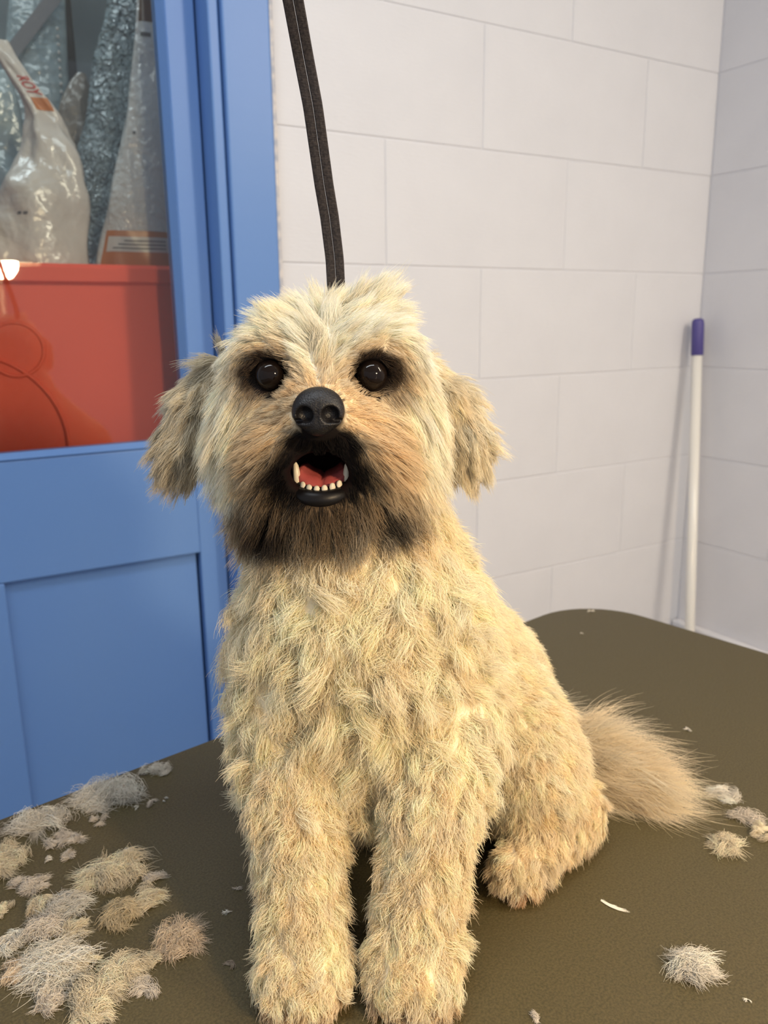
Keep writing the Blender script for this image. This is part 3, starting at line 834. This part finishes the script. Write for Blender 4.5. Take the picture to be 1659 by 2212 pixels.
def trim(P):
    k = np.ones(len(P))
    for e in EYES:
        d = np.sqrt(((P[:, 0] - e[0])) ** 2 + (1.0 * (P[:, 2] - e[2])) ** 2 + (.4 * (P[:, 1] - e[1])) ** 2)
        k = np.minimum(k, .26 + .74 * sm(d, .012, .032))
    tq = Q(812, 662, .518); k *= 1 + .7 * np.exp(-((P - tq) ** 2).sum(1) / .014 ** 2)
    d = np.linalg.norm((P - NOSE) * [1, .7, 1], axis=1); k = np.minimum(k, .22 + .78 * sm(d, .014, .036))
    d = np.sqrt(((P[:, 0] - r0) / 1.2) ** 2 + (P[:, 2] - MOUTH_C[2] - .002) ** 2); k = np.minimum(k, np.where((P[:, 1] < .50) & (P[:, 2] > .284), .22 + .78 * sm(d, .017, .030), 1))
    d = np.sqrt(((P[:, 0] - r0) / 1.2) ** 2 + (P[:, 2] - MOUTH_C[2]) ** 2); k = np.minimum(k, np.where((P[:, 1] < .50) & (P[:, 2] <= .284), .35 + .65 * sm(d, .017, .026), 1))
    return k

# guides (clumps)
NG = 5000
gw = attr_(W, 'gd') / attr_(W, 'den'); gi = rng.choice(NS, NG, replace=False, p=gw / gw.sum())
kd = kdtree.KDTree(NG)
for j, i in enumerate(gi): kd.insert(R[i], j)
kd.balance()
own = np.array([kd.find(p)[1] for p in R])
NPT = 8; tt = np.linspace(0, 1, NPT)
def attr(Wx, key): return Wx @ np.array([REG[r][key] for r in REGN])
Rg, Ng, Wg = R[gi], Nn[gi], W[gi]
Lg0 = attr(Wg, 'L') * trim(Rg); Lg = Lg0 * rng.uniform(.8, 1.25, NG); lift = attr(Wg, 'lift'); curl = attr(Wg, 'curl')
Fg = flow_field(Rg, Ng, Wg)
Fg = Fg - Ng * np.clip((Fg * Ng).sum(1), None, 0)[:, None] * 1.0     # never into the skin
Fg += rng.normal(size=(NG, 3)) * (.05 + .42 * curl)[:, None]
Fg /= np.linalg.norm(Fg, axis=1, keepdims=True)
ax1 = np.cross(Fg, Ng); ax1 /= np.linalg.norm(ax1, axis=1, keepdims=True) + 1e-9
ax2 = np.cross(Fg, ax1)
turns = rng.uniform(.4, 1.25, NG) * np.where(rng.random(NG) < .5, -1, 1); ph = rng.uniform(0, 6.28, NG)
shape = np.zeros((NG, NPT, 3)); cur = np.zeros((NG, 3))
for j in range(1, NPT):
    t = (j - .5) / (NPT - 1)
    w_n = lift * (1 - t) ** 1.2 + .05
    dvec = Ng * w_n[:, None] + Fg * (1 - .6 * lift * (1 - t))[:, None]
    ang = turns * 6.28 * t + ph
    dvec += (ax1 * np.cos(ang)[:, None] + ax2 * np.sin(ang)[:, None] * .7) * (curl * 1.05)[:, None]
    dvec /= np.linalg.norm(dvec, axis=1, keepdims=True)
    cur = cur + dvec * (Lg / (NPT - 1))[:, None]
    shape[:, j] = cur
# strands
cl = attr(W, 'cl'); jt = attr(W, 'jit')
Ls = attr(W, 'L') * trim(R)
scale = np.clip(Ls / Lg0[own], .3, 1.7) * rng.uniform(.72, 1.12, NS)
scale *= np.where(W[:, REGN.index('tail')] > .5, rng.uniform(.55, 1.08, NS), 1.0)
pts = np.zeros((NS, NPT, 3), np.float64)
ind = rng.normal(size=(NS, 3)); ind2 = rng.normal(size=(NS, 3))
for j in range(NPT):
    t = tt[j]
    k = (cl * t ** 1.1)[:, None]
    pts[:, j] = R * (1 - k) + Rg[own] * k + shape[own, j] * scale[:, None] + ind * (Ls * .17 * jt * t)[:, None] + ind2 * (Ls * .07 * jt * math.sin(t * 4.5))[:, None]
# stray long hairs do not enter the eyes or the table
pts[:, :, 2] = np.maximum(pts[:, :, 2], .0012)
for e in EYES:
    dv = pts - e; dd = np.linalg.norm(dv, axis=-1); m = dd < ER + .0012
    pts[m] = e + dv[m] / dd[m][:, None] * (ER + .0012)
colr = coat_colour(R, W)
gl = 1 + .06 * rng.normal(size=NG); colr = colr * (gl[own] * (1 + .10 * rng.normal(size=NS)))[:, None]
hue = .035 * rng.normal(size=NG)[own]; colr = np.clip(colr * np.stack([1 + hue * .5, 1 - hue * .2, 1 - hue * 1.2], 1), .004, .97)

def hair_object(name, sel, label, rad=.00014):
    n = int(sel.sum())
    if n == 0: return
    cu = bpy.data.hair_curves.new(name)
    cu.add_curves([NPT] * n)
    P = (pts[sel] - base).astype(np.float32)
    cu.attributes['position'].data.foreach_set('vector', P.ravel()) if 'position' in cu.attributes else cu.position_data.foreach_set('vector', P.ravel())
    ra = cu.attributes.get('radius') or cu.attributes.new('radius', 'FLOAT', 'POINT')
    rr = np.tile(rad * np.array([1, 1, .98, .95, .88, .75, .55, .22]), n).astype(np.float32)
    ra.data.foreach_set('value', rr)
    ca = cu.attributes.new('fcol', 'FLOAT_COLOR', 'CURVE')
    ca.data.foreach_set('color', np.concatenate([colr[sel], np.ones((n, 1))], 1).astype(np.float32).ravel())
    o = bpy.data.objects.new(name, cu); COL.objects.link(o); o.parent = dog; cu.materials.append(M['fur'])
    o['label'] = label
    return o
dom = np.array(REGN)[W.argmax(1)]
isin = lambda *n: np.isin(dom, n)
sel_face = isin('muzzle', 'lip', 'chin', 'jowl'); sel_el = isin('earL'); sel_er = isin('earR'); sel_t = isin('tail')
sel_head = isin('crown', 'brow', 'cheek', 'bridge')
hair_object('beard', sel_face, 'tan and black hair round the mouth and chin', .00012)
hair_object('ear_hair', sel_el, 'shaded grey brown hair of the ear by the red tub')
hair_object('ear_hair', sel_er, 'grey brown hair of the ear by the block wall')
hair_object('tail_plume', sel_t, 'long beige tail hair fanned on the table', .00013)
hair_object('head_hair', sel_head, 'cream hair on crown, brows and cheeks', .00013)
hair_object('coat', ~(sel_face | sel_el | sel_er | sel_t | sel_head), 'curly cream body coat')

# eyes, nose, mouth ------------------------------------------------------
def eye_mat():
    m = mat('dog_eye', (.008, .005, .004), .05, .22)
    return m
M['eye'] = eye_mat()
def uv_sphere(name, c, r, m, nu=32, nv=20, sq=(1, 1, 1)):
    bm = bmesh.new(); bmesh.ops.create_uvsphere(bm, u_segments=nu, v_segments=nv, radius=r)
    for q in bm.verts: q.co = Vector((q.co.x * sq[0], q.co.y * sq[1], q.co.z * sq[2])) + Vector(c)
    me = bpy.data.meshes.new(name); bm.to_mesh(me); bm.free()
    me.polygons.foreach_set('use_smooth', [True] * len(me.polygons))
    return link(name, me, m, dog)
for e in EYES:
    o = uv_sphere('eye', e - base, ER, M['eye']); o['label'] = 'glossy dark eye'

NP = []
def nell(c, r, k=.004): NP.append(dict(t='e', c=mk(c), r=mk(r), k=k, yaw=0.0))
nell(NOSE + (0, .004, .002), (.0135, .011, .0108), .004)
nell(NOSE + (-.0068, .000, -.0015), (.0072, .0070, .0078), .004)
nell(NOSE + (.0068, .000, -.0015), (.0072, .0070, .0078), .004)
nell(NOSE + (0, .002, -.008), (.0075, .008, .0060), .004)
NS_ = [dict(t='e', c=mk(NOSE + (s * .0070, -.0065, -.0015)), r=mk((.0049, .006, .0048)), k=.0015, yaw=0.0) for s in (-1, 1)]
NS_ += [dict(t='e', c=mk(NOSE + (s * .0118, -.0040, -.0050)), r=mk((.0036, .005, .0014)), k=.0012, yaw=0.0) for s in (-1, 1)]
NS_ += [dict(t='c', a=mk(NOSE + (0, -.0078, .000)), b=mk(NOSE + (0, -.0072, -.016)), ra=.0009, rb=.0011, k=.001)]
Dn, nlo, nh = sdf_grid(NP, NS_, NOSE - .020, NOSE + .020, .0005)
NV, NF = surface_nets(Dn, nlo, nh)
M['nose'] = mat('dog_nose', (.007, .006, .007), .42, .38, bump=[((1100, 1100, 1100), 2.0, .0006, .7)])
o = link('nose', mesh_np('nose', NV - base, NF), M['nose'], dog); o['label'] = 'damp black nose with two nostrils'

M['tongue'] = mat('tongue', (.50, .115, .105), .38, .5, noise=(60, (.42, .075, .07), 3, .4, .7), bump=[((700, 700, 700), 2.0, .0004, .6)])
M['gum'] = mat('black_lip', (.006, .005, .005), .42, .25)
M['tooth'] = mat('tooth_enamel', (.74, .66, .50), .25, .5)
# jaw arc: lower teeth stand on it
def jaw(s, dz=0.0, shrink=1.0):               # s -1..1 along the arc
    a = s * 1.15
    return np.array([r0 - .0018 + .0160 * shrink * math.sin(a) / math.sin(1.15), .4535 + .0135 * (1 - math.cos(a)) / (1 - math.cos(1.15)), .2905 + dz + .0030 * abs(s) ** 2])
def sweep(name, path, rad, m, n=12):
    V = []; F = []; k = len(path); path = [np.asarray(p, float) for p in path]
    for i, p in enumerate(path):
        d = path[min(i + 1, k - 1)] - path[max(i - 1, 0)]; d /= np.linalg.norm(d)
        s = np.cross(d, (0, 0, 1.0)); s /= np.linalg.norm(s) + 1e-9; q = np.cross(s, d)
        r = rad[i] if hasattr(rad, '__len__') else rad
        for j in range(n):
            a = 2 * math.pi * j / n; V.append(p - base + (s * math.cos(a) + q * math.sin(a)) * r)
    F = [(i * n + j, i * n + (j + 1) % n, (i + 1) * n + (j + 1) % n, (i + 1) * n + j) for i in range(k - 1) for j in range(n)]
    F += [tuple(range(n))[::-1], tuple(range((k - 1) * n, k * n))]
    return link(name, mesh_from(name, V, F, True), m, dog)
ss = np.linspace(-1.5, 1.5, 29)
o = sweep('lower_lip', [jaw(s, -.0052) + (0, -.0012, 0) for s in ss], [.0050 * (1 - .30 * abs(s / 1.5) ** 3) for s in ss], M['gum']); o['label'] = 'wet black lower lip'
sweep('gum', [jaw(s, -.0015, .95) + (0, .002, 0) for s in ss], .0028, M['gum'])
def tooth(s, hgt, w, dep, lean):
    b = jaw(s); V = []; F = []; n = 12
    tang = jaw(s + .05) - jaw(s - .05); tang[2] = 0; tang /= np.linalg.norm(tang); nrm = np.array([tang[1], -tang[0], 0])
    L = [(0, .78), (.25, 1.0), (.6, .95), (.85, .75), (.97, .40), (1.0, .12)]
    for t, k in L:
        c = b + np.array([0, 0, -.0022 + t * hgt]) + nrm * (-.0004) + tang * lean * t * t
        for j in range(n):
            a = 2 * math.pi * j / n; V.append(c - base + tang * math.cos(a) * w * k + nrm * math.sin(a) * dep * k)
    F = [(i * n + j, i * n + (j + 1) % n, (i + 1) * n + (j + 1) % n, (i + 1) * n + j) for i in range(len(L) - 1) for j in range(n)] + [tuple(range(n))[::-1], tuple(range((len(L) - 1) * n, len(L) * n))]
    return link('tooth', mesh_from('tooth', V, F, True), M['tooth'], dog)
for s in (-.58, -.35, -.115, .115, .35, .58): tooth(s, .0046 + .0014 * abs(s) + .0004 * math.sin(s * 23), .0019 + .0004 * abs(s), .0015, 0)
for s in (-.88, .88):
    o = tooth(s, .0142, .0021, .0022, .0018 * (1 if s > 0 else -1)); o['label'] = 'lower canine tooth'
# tongue: a cupped slab lying in the lower jaw
TV = []; TF = []; nu, nv = 17, 15
for j in range(nv):
    tf = j / (nv - 1)
    for i in range(nu):
        s = -1 + 2 * i / (nu - 1)
        wdt = .0138 * (1 - .25 * tf ** 2); fr = .4575 + tf * .030 + .006 * s * s * (1 - tf)
        z = .2950 + .0050 * s * s + .0015 * math.sin(tf * 2.2) - .0018 * math.exp(-(s / .12) ** 2) - .0032 * max(0, 1 - tf * 5)
        TV.append(np.array([r0 - .0018 + s * wdt, fr, z]) - base)
for j in range(nv):
    for i in range(nu):
        p = TV[j * nu + i].copy(); p[2] -= .006; TV.append(p)
top_i = lambda j, i: j * nu + i
off_ = nu * nv
for j in range(nv - 1):
    for i in range(nu - 1):
        TF.append((top_i(j, i), top_i(j, i + 1), top_i(j + 1, i + 1), top_i(j + 1, i)))
        TF.append((off_ + top_i(j, i), off_ + top_i(j + 1, i), off_ + top_i(j + 1, i + 1), off_ + top_i(j, i + 1)))
for i in range(nu - 1):
    TF.append((i + 1, i, off_ + i, off_ + i + 1)); b_ = (nv - 1) * nu; TF.append((b_ + i, b_ + i + 1, off_ + b_ + i + 1, off_ + b_ + i))
for j in range(nv - 1):
    TF.append((j * nu, (j + 1) * nu, off_ + (j + 1) * nu, off_ + j * nu)); c_ = j * nu + nu - 1; TF.append((c_ + nu, c_, off_ + c_, off_ + c_ + nu))
o = link('tongue', mesh_from('tongue', TV, TF, True), M['tongue'], dog); o['label'] = 'pink tongue in the open mouth'

# ------------------------------------------------------------------ grooming strap
strap_root_l = Q(727, 640, .545)
strap = empty('grooming_strap', tuple(to_world(strap_root_l)), -(math.pi / 2 - HEAD))
tag(strap, 'black webbing grooming strap rising from behind the head', 'strap')
def strap_strip(name, pts_px, wpx, off):
    V = []; F = []
    P = [Q(*p) for p in pts_px]
    k = len(P); prof = [(-1, -.5), (-.8, -1), (0, -1.15), (.8, -1), (1, -.5), (1, .5), (.8, 1), (-.8, 1), (-1, .5)]
    n = len(prof)
    # dense path
    tt_ = np.linspace(0, k - 1, 60)
    path = np.stack([np.interp(tt_, range(k), [p[i] for p in P]) for i in range(3)], 1)
    for i, p in enumerate(path):
        d = path[min(i + 1, 59)] - path[max(i - 1, 0)]; d /= np.linalg.norm(d)
        s = np.cross(d, (0, 1.0, 0)); s /= np.linalg.norm(s); q = np.cross(s, d)
        if s[0] < 0: s = -s
        for a, b in prof: V.append(p - strap_root_l + s * (a * .0029 + off) + q * b * .0016)
    F = [(i * n + j, i * n + (j + 1) % n, (i + 1) * n + (j + 1) % n, (i + 1) * n + j) for i in range(59) for j in range(n)]
    F += [tuple(range(n))[::-1], tuple(range(59 * n, 60 * n))]
    return link(name, mesh_from(name, V, F), M['strap'], strap)
sp = [(728, 655, .548), (723, 560, .545), (712, 470, .54), (700, 400, .535), (676, 230, .525), (655, 120, .52), (633, 0, .51), (600, -170, .50), (580, -300, .49)]
strap_strip('webbing', sp, 0, -.0030); strap_strip('webbing', sp, 0, .0030)

# ------------------------------------------------------------------ clipped hair on the table
M['clip'] = attr_mat('clipped_hair', 'ccol', .55, .2)
nt = M['clip'].node_tree
_tl = nt.nodes.new('ShaderNodeBsdfTranslucent'); _mx = nt.nodes.new('ShaderNodeMixShader'); _mx.inputs[0].default_value = .3
_at = [n for n in nt.nodes if n.type == 'ATTRIBUTE'][0]
nt.links.new(_at.outputs['Color'], _tl.inputs['Color']); nt.links.new(nt.nodes['Principled BSDF'].outputs[0], _mx.inputs[1]); nt.links.new(_tl.outputs[0], _mx.inputs[2])
nt.links.new(_mx.outputs[0], nt.nodes['Material Output'].inputs['Surface'])

def clipping(name, label, px, py, wpx, hpx, ang, col, wisp=0.0, seed=0, group='hair clippings on the table', single=False):
    g = np.random.default_rng(1000 + seed)
    c = on_table(px, py); ppm = 1740 * math.cos(math.atan(CAM_H / c[1])) / c[1]        # pixels per metre, roughly
    sinv = CAM_H / math.hypot(CAM_H, c[1])
    a0, b0 = .74 * wpx / 2 / ppm, .64 * hpx / 2 / ppm / max(sinv, .45)
    npx = wpx * hpx
    n = int(np.clip(npx / 4.6, 30, 2200) * (1 - .5 * wisp))
    K = 6; nt_ = max(3, int(npx / 230))
    if single: n, nt_ = 70, 1
    ca, sa = math.cos(math.radians(ang)), math.sin(math.radians(ang))
    # tufts: locks that fan out from the middle, a few reach well outside
    tr = np.sqrt(g.random(nt_)) * 1.0; tp = g.uniform(0, 6.28, nt_)
    if single: tr[:] = 0
    tc = np.stack([tr * np.cos(tp) * a0, tr * np.sin(tp) * b0], 1)
    tdr = np.arctan2(np.sin(tp) * b0, np.cos(tp) * a0) + g.normal(size=nt_) * .8
    sz = min(a0, b0)
    tl = np.minimum(g.uniform(.5, 1.9, nt_) * max(sz, .003), .026)
    tk = g.normal(size=nt_) * 1.5
    if single: tdr[:] = 0; tl[:] = a0 * 2; tc[:] = (-a0, 0); tk[:] = .8
    thz = g.uniform(.15, 1.0, nt_) * min(sz * .7, .011)
    tcol = np.clip(1 + .10 * g.normal(size=nt_), .75, 1.2)
    j = g.integers(0, nt_, n)
    spread = (min(sz * .15, .0032) * (1 + .6 * wisp) if not single else .0006)
    root = tc[j] + g.normal(size=(n, 2)) * spread
    dr = tdr[j] + g.normal(size=n) * (.30 + .2 * wisp) * (0.15 if single else 1); ln = tl[j] * g.uniform(.6, 1.25 + .5 * wisp, n); kk = tk[j] + g.normal(size=n) * .35 * (.2 if single else 1)
    z0 = g.random(n) * thz[j] * (.12 if single else 1); P = np.zeros((n, K, 3))
    x = root - np.stack([np.cos(dr), np.sin(dr)], 1) * (ln * .5 * (0 if single else 1))[:, None]
    for i in range(K):
        t = i / (K - 1)
        P[:, i, 0] = x[:, 0]; P[:, i, 1] = x[:, 1]; P[:, i, 2] = np.maximum(.0004, z0 * (.5 + 1.1 * math.sin(2.6 * t + .3)) * (1 - .75 * t * g.random(n)) + .0004)
        a = dr + kk * (t - .3); x = x + np.stack([np.cos(a), np.sin(a)], 1) * (ln / (K - 1))[:, None]
    q = P.copy(); q[..., 0] = P[..., 0] * ca - P[..., 1] * sa; q[..., 1] = P[..., 0] * sa + P[..., 1] * ca
    # 3-sided strands
    d = np.gradient(q, axis=1); d /= np.linalg.norm(d, axis=-1, keepdims=True) + 1e-12
    s = np.cross(d, np.array([0, 0, 1.0])); s /= np.linalg.norm(s, axis=-1, keepdims=True) + 1e-9
    up = np.cross(s, d)
    rad = .00013 * np.array([.7, 1, 1, .95, .8, .3])[None, :, None]
    rings = [q + (s * math.cos(a) + up * math.sin(a)) * rad for a in (math.pi / 2, math.pi * 7 / 6, math.pi * 11 / 6)]
    V = np.stack(rings, 2)                                    # n,K,3,3
    idx = np.arange(n * K * 3).reshape(n, K, 3)
    Fq = np.stack([np.stack([idx[:, :-1, m], idx[:, :-1, (m + 1) % 3], idx[:, 1:, (m + 1) % 3], idx[:, 1:, m]], -1) for m in range(3)], 2).reshape(-1, 4)
    me = mesh_np(name, V.reshape(-1, 3), Fq)
    cc = np.clip(np.asarray(col) * (tcol[j] * (1 + .08 * g.normal(size=n)))[:, None], .02, .95)
    cc = np.repeat(np.concatenate([cc, np.ones((n, 1))], 1), K * 3, axis=0)
    if len(cc) == len(me.vertices):
        aa = me.color_attributes.new('ccol', 'FLOAT_COLOR', 'POINT'); aa.data.foreach_set('color', cc.astype(np.float32).ravel())
    o = link(name, me, M['clip'])
    w = to_world(c); o.location = (w[0], w[1], TABLE_Z); o.rotation_euler = (0, 0, -(math.pi / 2 - HEAD))
    tag(o, label, 'hair clipping', group)
    return o

WH = (.86, .80, .70); CR = (.88, .77, .58); OR = (.80, .66, .50); GY = (.78, .70, .60)
CLIPS = [
 ('large feathery whitish tuft lying along the table edge by the door', 235, 1722, 160, 70, 24, WH, .3),
 ('narrow pointed tuft at the end nearest the dog along the table edge', 338, 1667, 72, 36, 28, WH, .2),
 ('fluffy whitish tuft at the table edge just below the door panel corner', 82, 1782, 120, 62, 20, WH, .3),
 ('curled ragged lock under the fluffy edge tuft', 140, 1815, 52, 66, -60, GY, .4),
 ('thick cream heap cut off by the frame under the table edge', 18, 1862, 84, 88, 0, CR, .1),
 ('flat pale lock below the thick cream heap at the frame edge', 62, 1914, 86, 44, -20, GY, .2),
 ('tiny round fluff right of the thick cream heap', 105, 1857, 20, 16, 0, WH, 0),
 ('small flat flake under the curled ragged lock', 147, 1850, 32, 30, -50, GY, .4),
 ('tall cream tuft standing highest in the middle of the pile', 246, 1890, 108, 118, -70, CR, .2),
 ('rounded golden curl at the bottom of the tall cream tuft', 256, 1978, 84, 70, 40, (.72, .60, .40), .1),
 ('wispy fringe tuft joined to the side of the tall cream tuft', 312, 1945, 62, 62, -40, CR, .4),
 ('thin grey wisp reaching out beyond the tall cream tuft', 332, 1898, 60, 28, 20, GY, .9),
 ('short thin wisp right of the fringe tuft', 352, 1931, 34, 12, 10, GY, .8),
 ('small whitish puff on top of the tall cream tuft', 278, 1846, 40, 28, 30, WH, .3),
 ('cream puff at the frame edge under the flat pale lock', 10, 1968, 42, 44, 0, CR, .1),
 ('comma shaped lock between the frame edge puff and the wispy curl', 82, 1962, 56, 40, 30, CR, .3),
 ('wispy pale curl left of the rounded golden curl', 142, 1960, 78, 60, 35, WH, .8),
 ('hazy pinkish tuft below the comma shaped lock', 104, 2010, 78, 58, 70, GY, .5),
 ('feathery tuft left under the rounded golden curl', 160, 2008, 58, 44, 15, CR, .3),
 ('round pale puff at the frame edge below the comma shaped lock', 22, 2040, 58, 58, 0, WH, .1),
 ('small tan frizzy tuft near the frame edge low in the pile', 34, 2102, 62, 54, 30, OR, .3),
 ('broad airy whitish tuft low in the pile', 118, 2092, 128, 106, 30, WH, .6),
 ('rounded tan lock beside the broad airy tuft', 186, 2084, 44, 44, -30, CR, .1),
 ('round orange tinted puff lying apart toward the dog', 385, 2036, 104, 76, 0, OR, .1),
 ('small oval cream puff touching the orange tinted puff', 329, 2077, 40, 50, -60, CR, .1),
 ('dense cream tuft with upright tips below the orange tinted puff', 262, 2106, 104, 66, 35, CR, .2),
 ('drooping brush shaped lock under the small oval puff', 310, 2132, 50, 62, 55, GY, .3),
 ('dense golden cream tuft at the bottom of the pile', 214, 2150, 108, 90, 45, CR, .1),
 ('cream tuft cut off by the bottom of the frame', 196, 2198, 104, 46, 20, CR, .1),
 ('grey airy wisps low beside the dense golden tuft', 106, 2162, 84, 48, -20, GY, .9),
 ('small beige fluff next to the white chip near the edge tuft', 331, 1732, 26, 28, 0, GY, .2),
 ('tiny white chip of hair near the edge tuft', 357, 1729, 22, 9, 10, (.80, .78, .72), 0),
 ('tiny pale speck of hair below the edge tuft tip', 298, 1746, 18, 8, 0, WH, 0),
 ('hooked lock hanging below the large feathery tuft', 218, 1774, 44, 26, -35, GY, .4),
 ('small crescent of white hair near the front paw', 487, 1972, 20, 8, 30, WH, 0),
 ('tiny star shaped fluff beside the front leg', 514, 1920, 18, 14, 0, GY, .6),
 ('dull tan fluff on the mat left of the front paw', 495, 2087, 30, 18, 0, (.42, .34, .26), .4),
 ('ring shaped white tuft beside the tail tip', 1567, 1720, 62, 42, 0, WH, .2),
 ('spiky tuft right of the ring shaped tuft', 1610, 1770, 60, 50, 50, GY, .7),
 ('cream lump at the frame edge beyond the spiky tuft', 1645, 1800, 46, 44, -20, CR, .1),
 ('cream tuft with two horns below the ring shaped tuft', 1571, 1826, 84, 50, 10, CR, .3),
 ('small white fluff behind the tail plume', 1489, 1576, 20, 15, 0, WH, 0),
 ('thin curved single lock on the bare mat near the hind foot', 1324, 1958, 62, 12, -42, WH, 0),
 ('solitary white tuft with a hooked end on the front of the mat', 1493, 2092, 100, 74, 20, WH, .4),
 ('small pale fluff at the bottom of the frame beside the paw', 1154, 2195, 36, 24, 0, GY, .6),
 ('small pale fluff at the rounded far corner of the table', 1278, 1321, 20, 10, 0, WH, .2),
 ('tiny fluff beside the dog near the far table edge', 1147, 1361, 14, 6, 0, WH, 0),
 ('tiny speck of hair below the rounded far corner', 1257, 1369, 9, 5, 0, WH, 0),
 ('short white hair fleck below the solitary hooked tuft', 1611, 2163, 15, 5, -15, WH, 0),
]
for i, (lb_, px, py, w_, h_, an, co, wi) in enumerate(CLIPS):
    clipping('hair_clipping', lb_, px, py, w_, h_, an, co, wi, i, single='single lock' in lb_)
